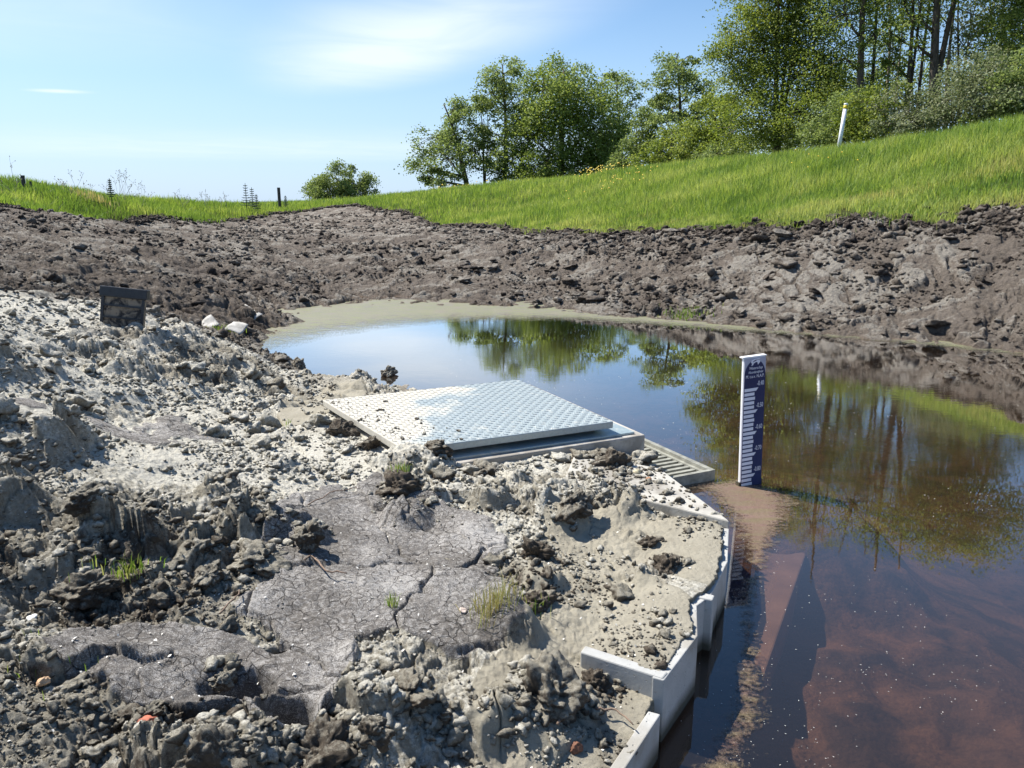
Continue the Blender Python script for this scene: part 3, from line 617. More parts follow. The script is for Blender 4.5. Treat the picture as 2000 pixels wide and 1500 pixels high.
def blades(name, x, y, z, h, w, mat, parent=None, lean=.35, rnd=None, dry=None, **props):
    N = len(x); a = rng.uniform(0, 2*np.pi, N); b = rng.uniform(0, 2*np.pi, N); l = np.abs(rng.normal(0, lean, N))*h
    wx, wy = np.cos(a)*w/2, np.sin(a)*w/2; lx, ly = np.cos(b)*l, np.sin(b)*l
    v = np.empty((N, 5, 3)); 
    v[:, 0] = np.stack([x-wx, y-wy, z-.01], 1); v[:, 1] = np.stack([x+wx, y+wy, z-.01], 1)
    v[:, 2] = np.stack([x+lx*.35-wx*.8, y+ly*.35-wy*.8, z+h*.55], 1); v[:, 3] = np.stack([x+lx*.35+wx*.8, y+ly*.35+wy*.8, z+h*.55], 1)
    v[:, 4] = np.stack([x+lx, y+ly, z+h*(1-.25*np.minimum(l/h, 1))], 1)
    f = (np.array([[0, 1, 3], [0, 3, 2], [2, 3, 4]])[None]+(np.arange(N)*5)[:, None, None]).reshape(-1, 3)
    rnd = rng.uniform(0, 1, N) if rnd is None else rnd
    at = dict(rnd=np.repeat(rnd, 5)); 
    if dry is not None: at['dry'] = np.repeat(dry, 5)
    return mk(name, v.reshape(-1, 3), f, mat, parent, False, at, **props)
GRASS = leaf_mat('grass_blades', [(.115, .205, .042), (.225, .33, .065), (.39, .45, .13)], .5, patch=(.46, .40, .15))
x, y = polar(620000, 8.6, 95, -.70, .72)
g = LK.a('grass', x, y); cl = fbm(x/1.1, y/1.1, 4, 301); bare = np.clip(fbm(x/.9, y/.9, 4, 311)-.15, 0, 1)*sstep(6, 0, y-edge_y(x, y))*(x > 0)
k = (g > .35+.25*cl) & (rng.uniform(0, 1, len(x)) > bare*2.2); x, y = x[k], y[k]; cl = cl[k]; rr = np.hypot(x, y)
edge = sstep(0, 5, y-edge_y(x, y)); left = sstep(.06, -.30, x/y)
tl_ = .20+.16*np.clip(fbm(x/1.6, y/1.6, 3, 321)+.2, 0, 1); tall = tl_*left+(.09+.20*edge)*(1-left)
h = tall*rng.uniform(.55, 1.25, len(x))*(1+.3*cl)*np.where(rr > 40, 1.2, 1); w = .0045+.00050*rr
blu = fbm(x/3, y/3, 3, 331); rnd = np.clip(.50+.42*blu+.45*cl*(1)+rng.normal(0, .15, len(x))-.22*left+.14*(1-edge)*(1-left), 0, 1)
dry = np.clip(fbm(x/2.2, y/1.2, 4, 341)*.9+.42*sstep(8, 1, y-edge_y(x, y))-.05+rng.normal(0, .2, len(x)), 0, 1)*(1-left)*.55
blades('grass', x, y, LK.z(x, y), h, w, GRASS, lean=.4, rnd=rnd, dry=dry, kind='stuff')
print('blades', len(x))
# seed-head tall stems, sparse: part of the meadow, pale
# small sprouts
SPROUT = leaf_mat('sprout_blades', [(.10, .19, .03), (.17, .27, .05), (.34, .36, .12)], .45)
DRYST = leaf_mat('dry_blades', [(.26, .26, .09), (.38, .33, .14), (.22, .28, .07)], .35)
def tuft(px, py, z, n, h, sp, mat, lab, w=.004, name='grass_tuft', lean=.5, grp='small grass tufts on the near bank', y=None):
    c = Q(px, py, z) if y is None else P(px, py, y)
    if y is None:
        for _ in range(5): c = Q(px, py, float(LK.z([c[0]], [c[1]])[0]))
    x = c[0]+rng.normal(0, sp, n); yy = c[1]+rng.normal(0, sp, n)
    z = LK.z(x, yy)
    if y is None: z = np.maximum(z, c[2]-.01)+.005
    return blades(name, x, yy, z, h*rng.uniform(.5, 1.2, n), np.full(n, w), mat, None, lean, label=lab, category='grass tuft', group=grp)
tuft(965, 1195, .2, 170, .075, .028, DRYST, 'yellowish grass tuft beside the black peat slab', .0022)
tuft(248, 1110, .33, 60, .034, .022, SPROUT, 'bright green grass sprout on the clods at the left', .0032, lean=.7)
tuft(190, 1100, .33, 10, .022, .025, SPROUT, 'few thin green blades left of the bright sprout', .003)
tuft(765, 1185, .2, 22, .040, .008, SPROUT, 'tiny dark green sprout growing from a crack in the crust', .0025)
tuft(1042, 1195, .15, 18, .05, .02, SPROUT, 'thin green blades right of the yellowish tuft', .0025)
tuft(785, 915, .2, 40, .03, .02, SPROUT, 'short green blades on top of the dark peaty heap', .004)
tuft(440, 648, .4, 160, .05, .07, SPROUT, 'mossy green patch by the white sheet at the left shore', .006)
tuft(560, 835, .2, 14, .05, .015, SPROUT, 'single small blades near the left corner of the metal cover', .003)
tuft(50, 1330, .33, 14, .03, .06, SPROUT, 'scattered short blades at the lower left of the bank', .0025)
tuft(1340, 586, .3, 200, .065, .13, SPROUT, 'green weed clump on the far soil bank above the water', .010, y=9.2, grp='green weeds on the far bank')
tuft(1790, 415, 1, 200, .16, .35, SPROUT, 'darker grass clump at the upper rim of the right bank', .012, y=10.9, grp='green weeds on the far bank')

# ------------------------------------------------------------------ concrete, metal
def concrete_mat(name, col, pits=True, grime=(.16, .14, .11)):
    m = Mat(name); n1 = m.noise(12, 6, .6); n2 = m.noise(160, 4, .6); st = m.noise(3.5, 5, .6)
    c = m.mix(m.ramp(n1, .3, .7), tuple(k*.8 for k in col), col); c = m.mix(m.math('MULTIPLY', m.ramp(n2, .62, .7), .5), c, tuple(k*.4 for k in col))
    c = m.mix(m.math('MULTIPLY', m.ramp(m.math('ADD', st, m.math('MULTIPLY', m.math('SUBTRACT', n1, .5), .5)), .47, .60), .62), c, grime)
    sep = NN(m.nt, 'ShaderNodeSeparateXYZ'); geo = NN(m.nt, 'ShaderNodeNewGeometry'); m.L(geo.outputs['Position'], sep.inputs[0])
    zz = m.math('ADD', sep.outputs[2], m.math('MULTIPLY', m.math('SUBTRACT', n1, .5), .03)); c = m.mix(m.ramp(zz, .06, .018), c, (.085, .075, .05))   # waterline stain
    m.set(Base_Color=c, Roughness=.85); v = m.vor(48); pit = m.ramp(v, .16, .05)
    m.bump(m.math('SUBTRACT', m.math('MULTIPLY', n2, .3), m.math('MULTIPLY', pit, 1. if pits else 0.)), .004, .7); m.bump(n1, .01, .3); return m.m
CONC = concrete_mat('concrete', (.52, .49, .44)); WHITE = concrete_mat('white_sheet_wall', (.44, .44, .42), True, (.25, .225, .18))
t = root('concrete_chamber', 'grey concrete chamber with pitted sides under the metal cover at the water', 'chamber', (0, 0, 0))
b = MB(); b.prism([bl(-1.34, 0), bl(0, 0), bl(0, 1.26), bl(-1.34, 1.26)], -.5, .198); b.build('chamber_body', CONC, t, bevel=.008)
def galv(name, col=(.50, .58, .62), metal=.35):
    m = Mat(name); v = NN(m.nt, 'ShaderNodeTexVoronoi', i_Scale=70); m.L(m.tc, v.inputs['Vector']); n = m.noise(3.5, 5, .6); n2 = m.noise(220, 3, .8); nf = m.noise(26, 5, .7)
    sx = NN(m.nt, 'ShaderNodeSeparateXYZ'); m.L(m.tc, sx.inputs[0])
    c = m.mix(m.ramp(v.outputs['Distance'], .1, .6), tuple(k*.86 for k in col), col)
    d = m.math('ADD', m.math('MULTIPLY', sx.outputs[0], -1.25), m.math('MULTIPLY', m.math('SUBTRACT', n, .5), 1.6)); d = m.math('ADD', d, m.math('MULTIPLY', m.math('SUBTRACT', nf, .5), .35))
    du = m.ramp(d, .05, .32); du = m.math('MULTIPLY', du, m.ramp(n2, .15, .45, .75, 1.))
    sp = m.math('MULTIPLY', m.ramp(nf, .55, .70), .5); du = m.math('MAXIMUM', du, sp)
    dust = m.mix(m.ramp(nf, .3, .7), (.42, .40, .34), (.55, .52, .45))
    m.set(Base_Color=m.mix(du, c, dust), Roughness=m.ramp(du, 0, 1, .38, .9)); m.b.inputs['Metallic'].default_value = metal
    if True: m.L(m.ramp(du, 0, 1, metal, 0), m.b.inputs['Metallic'])
    m.bump(n2, .001); return m.m
GALV = galv('galvanised_steel', (.38, .43, .43), .25); GAL2 = galv('steel_flange', (.34, .42, .44), .3)
b = MB(); b.prism([bl(-1.28, .05), bl(-.045, .03), bl(-.045, 1.2), bl(-1.28, 1.2)], .199, .210); b.build('steel_flange', GAL2, t, bevel=.002)
b = MB(); b.prism([bl(-1.2, .13), bl(-.22, .13), bl(-.22, 1.12), bl(-1.2, 1.12)], .211, .232); b.build('inner_collar', simple('dark_collar', (.10, .10, .10), .8), t)
# cover plate : rectangle fitted to its four corners
cz = .272; c0, c1, c2, c3 = (Q(*p, cz)[:2] for p in ((790, 878), (1198, 823), (1012, 741), (630, 781)))
t = root('cover_plate', 'large galvanised tread plate cover, half dusty, lying on the concrete chamber', 'metal cover', (*(sum((c0, c1, c2, c3))/4), 0))
cen = np.array(t.location[:2]); q = [k-cen for k in (c0, c1, c2, c3)]
def qp(u, v): return (q[0]*(1-u)+q[1]*u)*(1-v)+(q[3]*(1-u)+q[2]*u)*v
b = MB(); b.prism([tuple(k) for k in q], cz-.035, cz)
o = b.build('plate', GALV, t, bevel=.004)
b = MB(); nu, nv = 40, 36
for i in range(nu):
    for j in range(nv):
        u, v = (i+.5)/nu, (j+.5)/nv
        if not (.012 < u < .988 and .012 < v < .988): continue
        c = qp(u, v); a = math.radians(24+(75 if (i+j) % 2 else -15)); L_, w_ = .0135, .0038; dx, dy = math.cos(a), math.sin(a)
        pts = [(c[0]-dx*L_, c[1]-dy*L_, cz+.0002), (c[0]+dy*w_, c[1]-dx*w_, cz+.0002), (c[0]+dx*L_, c[1]+dy*L_, cz+.0002), (c[0]-dy*w_, c[1]+dx*w_, cz+.0002), (c[0]-dx*L_*.45, c[1]-dy*L_*.45, cz+.0034), (c[0]+dx*L_*.45, c[1]+dy*L_*.45, cz+.0034)]
        b.add(pts, [(0, 1, 4), (1, 5, 4), (1, 2, 5), (2, 3, 5), (3, 4, 5), (3, 0, 4)])
b.build('tread_pattern', GALV, t)
# soil on the plate
def onplate(px, py, s, tn, lab, n=3):
    c = Q(px, py, cz); V, F_ = lump_mesh(4, int(px), .4, .6)
    o = mk('dirt_crumb', V*s, F_, SOIL, None, True, clod_attrs(len(V), tn, 0), label=lab, category='dirt crumb'); o.location = (c[0], c[1], cz+s*.3)
onplate(814, 819, .013, .12, 'dark brown dirt crumb lying on the middle of the metal cover')
onplate(823, 821, .006, .15, 'tiny dirt crumb touching the brown one on the metal cover')
onplate(754, 785, .012, .5, 'pale flat dirt crumb near the left side of the metal cover')
Pq = [tuple(cen+np.array(k)) for k in (q[0], q[0]*.55+q[1]*.45, q[0]*.3+q[2]*.2+q[3]*.5, q[3])]
x, y = on_poly(Pq, 260); dd = np.minimum(np.hypot(x-c0[0], y-c0[1]), pl_dist(x, y, [tuple(c0), tuple(c3)])*1.6); k = rng.uniform(0, .55, len(x))**1.3 > dd*.9-.02; x, y = x[k], y[k]
sv = LK.z; LK.z = lambda a, b_: np.full(len(a), cz); scatter('soil_crumbs_on_cover', pr1, x, y, np.clip(.0022*(1+rng.pareto(2, len(x))), .002, .010), rng.uniform(.25, .8, len(x)), np.zeros(len(x)), .4, kind='stuff'); LK.z = sv
# grate
GR = simple('weathered_grating', (.27, .27, .23), .75, .1, .35, 25, .002)
R0 = np.array([1.0, 3.587]); t = root('inflow_grate', 'weathered metal grate with parallel bars lying at the water beside the chamber', 'grate', (R0[0], R0[1], 0))
def gp(a, b_): return tuple(UX*-a+UY*b_)       # a: towards the chamber, b: back along it
b = MB(); b.prism([gp(0, 0), gp(.026, 0), gp(.026, .9), gp(0, .9)], -.03, .052); b.prism([gp(.0262, 0), gp(.50, 0), gp(.50, .022), gp(.0262, .022)], -.035, .0515)
b.prism([gp(.0262, .023), gp(.045, .023), gp(.045, .9), gp(.0262, .9)], -.03, .034)
b.build('frame', GR, t)
for i in range(17):
    s_ = .062+i*.0475; Lg = .48 if s_ < .24 else .236
    b = MB(); p0, p1 = np.array(gp(.046, s_)), np.array(gp(Lg, s_)); n_ = np.array(UY)*.006
    b.add([(*(p0-n_), -.02), (*(p0+n_*2.6), -.02), (*(p0+n_*.4), .030), (*(p0-n_*3.2), .030), (*(p1-n_), -.02), (*(p1+n_*2.6), -.02), (*(p1+n_*.4), .030), (*(p1-n_*3.2), .030)],
          [(0, 1, 2, 3), (7, 6, 5, 4), (0, 4, 5, 1), (1, 5, 6, 2), (2, 6, 7, 3), (3, 7, 4, 0)])
    b.build('bar', GR, t)
# coping slab and folded wall
t = root('retaining_wall', 'white folded wall of panels edging the sandy bank along the water', 'retaining wall')
def offs(pl, d):
    out = []
    for i in range(len(pl)):
        p = np.array(pl[i], float); ns = []
        for a, c in ((i-1, i), (i, i+1)):
            if a < 0 or c >= len(pl): continue
            e = np.array(pl[c])-np.array(pl[a]); e = e/np.hypot(*e); ns.append(np.array([-e[1], e[0]]))
        n_ = sum(ns)/len(ns); n_ = n_/np.hypot(*n_); k = 1/max(.6, n_.dot(ns[0])); out.append(tuple(p+n_*d*k))
    return out
WT = [.122, .121, .12, None, .176, .168, .165, .158, .156]; WO = offs(WALL, .030)
for i in range(len(WALL)-1):
    zt = WT[i]
    if zt is None: continue
    if i == 4: a, c = WALL[4], WALL[5]; p = [a, c, WO[5], WO[4]]
    else: p = [WALL[i], WALL[i+1], WO[i+1], WO[i]]
    b = MB(); b.prism([tuple(k) for k in p], -.5, zt); b.build('wall_panel', WHITE, t, bevel=.003)
b = MB(); b.prism([(.178, 1.797), (.372, 1.682), (.390, 1.708), (.194, 1.828)], -.1, .179); b.build('wall_panel', WHITE, t, bevel=.004)
b = MB(); b.prism([(.49, 2.135), (.598, 2.085), (.612, 2.115), (.505, 2.17)], -.3, .17); b.build('wall_panel', WHITE, t, bevel=.004)
t2 = MB(); t2.prism(COPE, -.5, .187); o = t2.build('coping_slab', concrete_mat('coping', (.47, .45, .40)), None, bevel=.006, label='pale triangular concrete coping slab strewn with soil, between chamber and wall tip', category='coping slab')
# crumbs on coping
x, y = on_poly([tuple(np.array(k)*.94+np.array([.48, 3.1])*.06) for k in COPE], 420); k = (x+rng.normal(0, .08, len(x)) < .70); x, y = x[k], y[k]
sv = LK.z; LK.z = lambda a, b_: np.full(len(a), .187); s = np.clip(.004*(1+rng.pareto(1.6, len(x))), .004, .020)
scatter('soil_crumbs_on_coping', pr1, x, y, s, rng.uniform(.3, .9, len(x)), np.zeros(len(x)), .3, kind='stuff'); LK.z = sv
for px, py, s, tn, lab, col in ((1245, 918, .016, 0, 'smooth yellowish pebble at the corner of the coping slab', (.42, .37, .24)), (1267, 932, .013, 0, 'orange brown pebble on the coping slab beside the yellowish one', (.35, .17, .08))):
    c = Q(px, py, .2); V, F_ = lump_mesh(4, int(px), .12, .6); o = mk('pebble', V*s, F_, simple('pebble_'+str(px), col, .6), None, True, label=lab, category='pebble'); o.location = (c[0], c[1], .187+s*.35)
# red brick bits, shells
def bit(px, py, s, col, lab, cat, name, zz0=.3, sub=3, flat=.7):
    c = Q(px, py, zz0)
    for _ in range(5): c = Q(px, py, float(LK.z([c[0]], [c[1]])[0]))
    V, F_ = lump_mesh(4, int(px+py), .3, flat); o = mk(name, V*s, F_, simple(name+'_'+str(px), col, .8, 0, .4, 60), None, True, label=lab, category=cat); o.location = (c[0], c[1], c[2]+s*.35); o.rotation_euler = (.2, .3, px)
bit(290, 1420, .019, (.34, .10, .055), 'red brick fragment in the bottom left of the bank', 'brick fragment', 'brick_fragment')
bit(85, 1335, .014, (.50, .33, .20), 'pale orange brick crumb near the left bottom', 'brick fragment', 'brick_fragment')
bit(1125, 1465, .018, (.16, .07, .04), 'dark rusty brick piece at the bottom near the wall', 'brick fragment', 'brick_fragment')
bit(440, 1060, .012, (.35, .16, .09), 'orange brown crumb beside the dark clod in mid bank', 'brick fragment', 'brick_fragment')
bit(685, 1455, .009, (.45, .11, .05), 'bright red crumb by the dark hollow', 'brick fragment', 'brick_fragment')
bit(905, 1195, .013, (.62, .50, .42), 'pinkish shell pair left of the yellowish tuft', 'shell', 'shell_piece', flat=.4)
bit(62, 1210, .012, (.75, .73, .68), 'white shell at the left edge', 'shell', 'shell_piece', flat=.4)
bit(550, 1425, .012, (.8, .78, .72), 'white shell cluster in front of the dark hollow', 'shell', 'shell_piece', flat=.4)
x, y = polar(1500, 1.2, 5, -.66, .4); k = clear(x, y, .05) & (LK.z(x, y) > .07); x, y = x[k][:520], y[k][:520]
SH = simple('shell_bits', (.68, .66, .60), .6)
N = len(x); a = rng.uniform(0, 6.3, N); s = rng.uniform(.0015, .006, N); z = LK.z(x, y)+s*.5
v = np.stack([np.stack([x+np.cos(a+k*1.57)*s*(1 if k % 2 else .6), y+np.sin(a+k*1.57)*s*(1 if k % 2 else .6), z+rng.normal(0, .4, N)*s+.001], 1) for k in range(4)]+[np.stack([x, y, z+s*.5], 1)], 1).reshape(-1, 3)
f = (np.array([[0, 1, 4], [1, 2, 4], [2, 3, 4], [3, 0, 4]])[None]+(np.arange(N)*5)[:, None, None]).reshape(-1, 3)
mk('shell_grit', v, f, SH, None, False, kind='stuff')
# floating specks on the water
x, y = polar(7000, 1.5, 9, -.1, .68); k = (LK.z(x, y) < -.03) & (rng.uniform(0, 1, len(x)) < .75); k &= (fbm(x/.5, y/.5, 4, 401)+.25*sstep(1.6, .9, x) > rng.uniform(-.05, .75, len(x))); x, y = x[k], y[k]; N = len(x); s = rng.uniform(.0008, .0026, N)*np.clip(np.hypot(x, y)/3, .7, 2); a = rng.uniform(0, 6.3, N)
v = np.stack([np.stack([x+np.cos(a+k*1.57)*s*(1.6 if k % 2 else .5), y+np.sin(a+k*1.57)*s*(1.6 if k % 2 else .5), np.full(N, .003)], 1) for k in range(4)], 1).reshape(-1, 3)
mk('floating_specks', v, np.arange(N*4).reshape(-1, 4), SH, None, False, kind='stuff')
# twigs
TW = simple('twig_bark', (.20, .14, .10), .85, 0, .4, 80)
def twig(pp, z, r, lab, n=9):
    pts = []
    for k in range(n):
        t_ = k/(n-1)*(len(pp)-1); i = min(int(t_), len(pp)-2); f_ = t_-i; px = pp[i][0]*(1-f_)+pp[i+1][0]*f_+rng.normal(0, 2); py = pp[i][1]*(1-f_)+pp[i+1][1]*f_+rng.normal(0, 2)
        c = Q(px, py, z)
        for _ in range(5): c = Q(px, py, float(LK.z([c[0]], [c[1]])[0])+.012)
        pts.append(tuple(c))
    m_ = np.median([p[2] for p in pts]); pts = [(p[0], p[1], m_+(p[2]-m_)*.4+.01) for p in pts]
    b = MB(); b.tube(pts, [r*(1-.5*k/n) for k in range(n)], 6); b.build('twig', TW, None, True, label=lab, category='twig')
twig([(1090, 1420), (1110, 1390), (1135, 1355)], .16, .0035, 'reddish twig leaning on the large domed clod')
twig([(1165, 1383), (1205, 1392), (1235, 1425)], .13, .003, 'grey twig lying behind the nearest wall panel')
twig([(600, 1092), (640, 1120), (675, 1130)], .22, .0035, 'pale bent twig in a crack of the dark crust')
twig([(430, 1210), (455, 1180), (470, 1155)], .25, .003, 'short upright twig above the smooth crust')
twig([(600, 985), (660, 962), (700, 958)], .24, .0025, 'thin dark twig behind the dusty flat')

# ------------------------------------------------------------------ staff gauge
st = root('staff_gauge', 'blue and white water level staff standing in the pond shallows', 'water gauge', (1.09, 3.486, 0), math.atan2(.049, .126))
NAVY = simple('navy_enamel', (.012, .018, .085), .3, 0, .08, 20); LW = simple('gauge_white', (.80, .80, .80), .45, 0, .06, 20); LG = simple('gauge_grey', (.42, .42, .50), .45, 0, .08, 20)
b = MB(); b.box((.0675, .009, .07), (.1225, .014, 1.12)); b.build('backing_post', LW, st, bevel=.002)
b = MB(); b.box((.0675, -.0005, .325), (.120, .004, .602)); b.build('face_plate', LG, st)
pts = [(.0085, -.004), (.1265, -.004), (.1265, .535)]+[(.0675+.059*math.cos(a), .540+.078*math.sin(a)) for a in np.linspace(.1, math.pi-.1, 18)]+[(.0085, .535)]
def face(poly, y0, y1): 
    m = MB(); n_ = len(poly); m.add([(p[0], y0, p[1]) for p in poly]+[(p[0], y1, p[1]) for p in poly], [tuple(range(n_)), tuple(range(n_, 2*n_))[::-1]]+[((i+1) % n_, i, n_+i, n_+(i+1) % n_) for i in range(n_)]); return m
face(pts, -.0045, -.0026).build('navy_scale', NAVY, st)
LB = simple('scale_white', (.74, .74, .80), .45, 0, .05, 20)
for i in range(23):
    zt = .484-i*.0213; ln = (.088 if i % 5 == 0 else .071 if i % 5 == 2 else .067)
    s_ = .006 if i % 5 == 0 else 0
    face([(.010, zt-.0145), (ln-s_*2, zt-.0145), (ln, zt), (.010, zt)], -.0056, -.0046).build('scale_bar', LB, st)
def text(s, x, z, h, sx, name='digits', mat=LB, shear=0., parent=st, al='LEFT'):
    cu = bpy.data.curves.new(name, 'FONT'); cu.body = s; cu.size = h; cu.extrude = .0004; cu.materials.append(mat); cu.shear = shear; cu.align_x = al; cu.resolution_u = 3
    o = bpy.data.objects.new(name, cu); sc.collection.objects.link(o); o.parent = parent; o.location = (x, -.0052, z); o.rotation_euler = (R(90), 0, 0); o.scale = (sx, 1, 1)
    bpy.context.view_layer.update(); me = bpy.data.meshes.new_from_object(o); me.name = name; bpy.data.objects.remove(o)
    q = bpy.data.objects.new(name, me); sc.collection.objects.link(q); q.parent = parent; q.location = (x, -.0052, z); q.rotation_euler = (R(90), 0, 0); q.scale = (sx, 1, 1); return q
for i, s in enumerate(('-0.40', '-0.50', '-0.60', '-0.70', '-0.80')): text(s, .080, .494-i*.1064, .032, .60)
text('M. t.o.v. N.A.P.', .0675, .5335, .0215, .80, 'unit_lettering', al='CENTER'); text('Waterschap', .070, .574, .0185, .84, 'name_lettering', shear=.25, al='CENTER'); text('Noorderzijlvest', .070, .555, .0175, .74, 'name_lettering', shear=.25, al='CENTER')
em = [(.052, .573), (.061, .575), (.064, .584), (.077, .593), (.086, .590), (.089, .575), (.095, .583), (.102, .592), (.098, .601), (.084, .603), (.070, .596), (.060, .592)]
em = [(p_[0]-.008, p_[1]*.8+.134) for p_ in em]; face(em, -.0056, -.0046).build('emblem', LB, st); face([(p_[0]-.008, p_[1]*.8+.134) for p_ in [(.050, .589), (.057, .585), (.060, .596), (.072, .605), (.100, .609), (.100, .614), (.070, .611), (.052, .605)]], -.0056, -.0046).build('emblem', LB, st)
b = MB(); b.box((.066, .0115, .006), (.1335, .0275, .030)); b.build('algae_band', simple('algae', (.06, .05, .03), .7, 0, .5, 60), st)
b = MB(); b.box((.066, .012, .633), (.134, .026, .005)); b.build('top_rim', LW, st)

# submerged concrete wing in the shallows
st.rotation_euler[1] = R(-2.4)
SED = Mat('sediment'); n_ = SED.noise(6, 6, .6); SED.set(Base_Color=SED.mix(SED.ramp(n_, .35, .65), (.19, .135, .105), (.28, .205, .16)), Roughness=.9); SED.bump(n_, .01)
def wq(px, py, z): return tuple(Q(px, py, z)[:2])
b = MB(); b.prism([wq(1478, 1000, -.03), wq(1574, 1086, -.03), wq(1494, 1318, -.03), wq(1468, 1290, -.03)], -.42, -.022); b.build('submerged_slab', SED.m, None, bevel=.006, label='brownish submerged concrete slab under the water in front of the water gauge', category='concrete slab')
# black plastic board on the left ridge
BK = simple('black_plastic', (.018, .022, .028), .45, 0, .3, 40, .002)
MUD = Mat('muddy_board'); n_ = MUD.noise(16, 5, .6, dist=.8); MUD.set(Base_Color=MUD.mix(MUD.ramp(n_, .42, .56), (.022, .022, .024), (.23, .195, .15)), Roughness=.8); MUD.bump(n_, .01)
c = P(238, 640, 5.15); bt = root('plastic_post', 'black muddy plastic board with a thick cap sticking out of the left ridge', 'board', tuple(c), R(10))
b = MB(); b.box((0, .02, .05), (.27, .045, .40)); b.build('board', MUD.m, bt, bevel=.004)
b = MB(); b.box((0, .018, .235), (.30, .075, .07)); b.build('cap', BK, bt, bevel=.006)
for z_ in (.145, .065): b = MB(); b.box((0, -.008, z_), (.26, .012, .012)); b.build('rib', BK, bt)
for x_ in (-.128, .128): b = MB(); b.box((x_, -.006, .04), (.018, .018, .318)); b.build('side_rib', BK, bt)
bt.rotation_euler = (R(-8), R(7), R(8))
# pale sheet scraps at the left shore
SC = simple('pale_sheet', (.36, .35, .32), .7, 0, .45, 14, .004)
def scrap(px, py, y, sx, sy, rot, lab):
    c = P(px, py, y); bm = np.array([(sx*(u-.5), sy*(v-.5), .012*math.sin(u*2.6+.4)+.010*math.sin(v*5+u*3)) for v in np.linspace(0, 1, 7) for u in np.linspace(0, 1, 9)])
    n1_ = 9; F_ = [(j*n1_+i, j*n1_+i+1, (j+1)*n1_+i+1, (j+1)*n1_+i) for j in range(6) for i in range(8)]
    o = mk('sheet_scrap', bm, F_, SC, None, True, label=lab, category='sheet scrap'); m = o.modifiers.new('solid', 'SOLIDIFY'); m.thickness = .004
    o.location = tuple(c); o.rotation_euler = rot
scrap(487, 612, 8.6, .14, .42, (R(12), R(-35), R(38)), 'long whitish sheet scrap sloping into the pond at its far left end')
scrap(410, 632, 7.4, .13, .20, (R(25), R(-30), R(30)), 'white sheet scrap beside the mossy green patch')
scrap(462, 640, 7.2, .18, .14, (R(30), R(10), R(-20)), 'grey white sheet scrap nearest to the scum at the left shore')
# posts
pc = P(1637, 284, 21.5); pz = float(LK.z([pc[0]], [pc[1]])[0]); c = (pc[0], pc[1], pz-.1); PW = simple('post_white', (.72, .74, .76), .5)
pr = root('marker_post', 'white marker post with a yellow band, leaning on the grassy dike', 'marker post', c); hh = 72/FPX*22.3+.1+max(0, pc[2]-pz)
b = MB(); b.tube([(0, 0, 0), (0, 0, hh-.14)], .052, 14); b.build('post', PW, pr, True)
b = MB(); b.tube([(0, 0, hh-.139), (0, 0, hh-.05)], .054, 14); b.build('yellow_band', simple('yellow_band', (.70, .52, .02), .5), pr, True)
b = MB(); b.tube([(0, 0, hh-.049), (0, 0, hh)], .053, 14); b.build('post_cap', PW, pr, True); pr.rotation_euler = (0, R(4.5), 0)
DW = simple('dark_timber', (.06, .055, .05), .85)
for px, py, y, hp, wp, lab in ((546, 392, 37, 24, 6, 'dark timber post on the grass crest left of the far bush'), (47, 362, 22, 18, 7, 'short thick stump post at the far left crest'), (61, 364, 22, 9, 4, 'very small stub post right of the short thick stump')):
    c = P(px, py+4, y); z0 = float(LK.z([c[0]], [c[1]])[0]); top = c[2]+(hp+4)/FPX*y; b = MB(); b.tube([(0, 0, -.1), (0, 0, top-z0)], wp/2/FPX*y, 8); o = b.build('fence_post', DW, None, False, label=lab, category='post', group='posts on the left crest'); o.location = (c[0], c[1], z0)
# ------------------------------------------------------------------ weeds on the crest
STK = simple('dry_stalks', (.30, .27, .20), .9); DG = leaf_mat('dark_weed', [(.03, .06, .03), (.05, .09, .04), (.08, .12, .06)], .25)
def stalks(px, py, y, n, hpx, wpx, lab, mat=STK, heads=True, r=.0045, name='dry_weed', cat='weed'):
    c = P(px, py, y); z0 = float(LK.z([c[0]], [c[1]])[0]); base = np.array([c[0], c[1], z0]); b = MB(); H_ = .8*hpx/FPX*y+max(0, c[2]-z0); Wd = wpx/FPX*y
    for k in range(n):
        f_ = rng.uniform(-1, 1); h = H_*(1-.45*abs(f_))*rng.uniform(.75, 1.05); p0 = np.array([rng.normal(0, Wd*.12), rng.normal(0, .1), -.05]); p1 = np.array([f_*Wd*.5, rng.normal(0, Wd*.2), h])
        mid = (p0+p1)/2+np.array([-f_*Wd*.08, 0, 0]); b.tube([p0, mid, p1], [r, r*.8, r*.5], 4)
        for q_ in range(5 if heads else 0):
            t_ = rng.uniform(.45, 1); s_ = mid+(p1-mid)*t_; e = s_+np.array([rng.normal(0, .05), rng.normal(0, .05), rng.uniform(.03, .1)]); b.tube([s_, e], [r*.5, r*.4], 3)
            v, f4 = [(e[0], e[1], e[2]+.02), (e[0]-.014, e[1], e[2]), (e[0]+.008, e[1]-.012, e[2]), (e[0]+.008, e[1]+.012, e[2]), (e[0], e[1], e[2]-.014)], [(0, 1, 2), (0, 2, 3), (0, 3, 1), (4, 2, 1), (4, 3, 2), (4, 1, 3)]
            b.add(v, f4)
    o = b.build(name, mat, None, False, label=lab, category=cat, group='weeds along the left crest'); o.location = tuple(base)
stalks(15, 362, 20, 9, 62, 75, 'tall pale dry weed at the far left of the crest')
stalks(145, 366, 22.5, 8, 48, 70, 'leaning dry weed stalks left of the yellow flowers')
stalks(238, 372, 24.5, 12, 58, 60, 'tallest fan shaped dry weed right of the yellow flowers')
stalks(277, 376, 26, 6, 28, 40, 'short dry weed just right of the fan shaped weed')
stalks(352, 382, 30, 8, 18, 40, 'low row of dry weed heads on the middle of the crest')
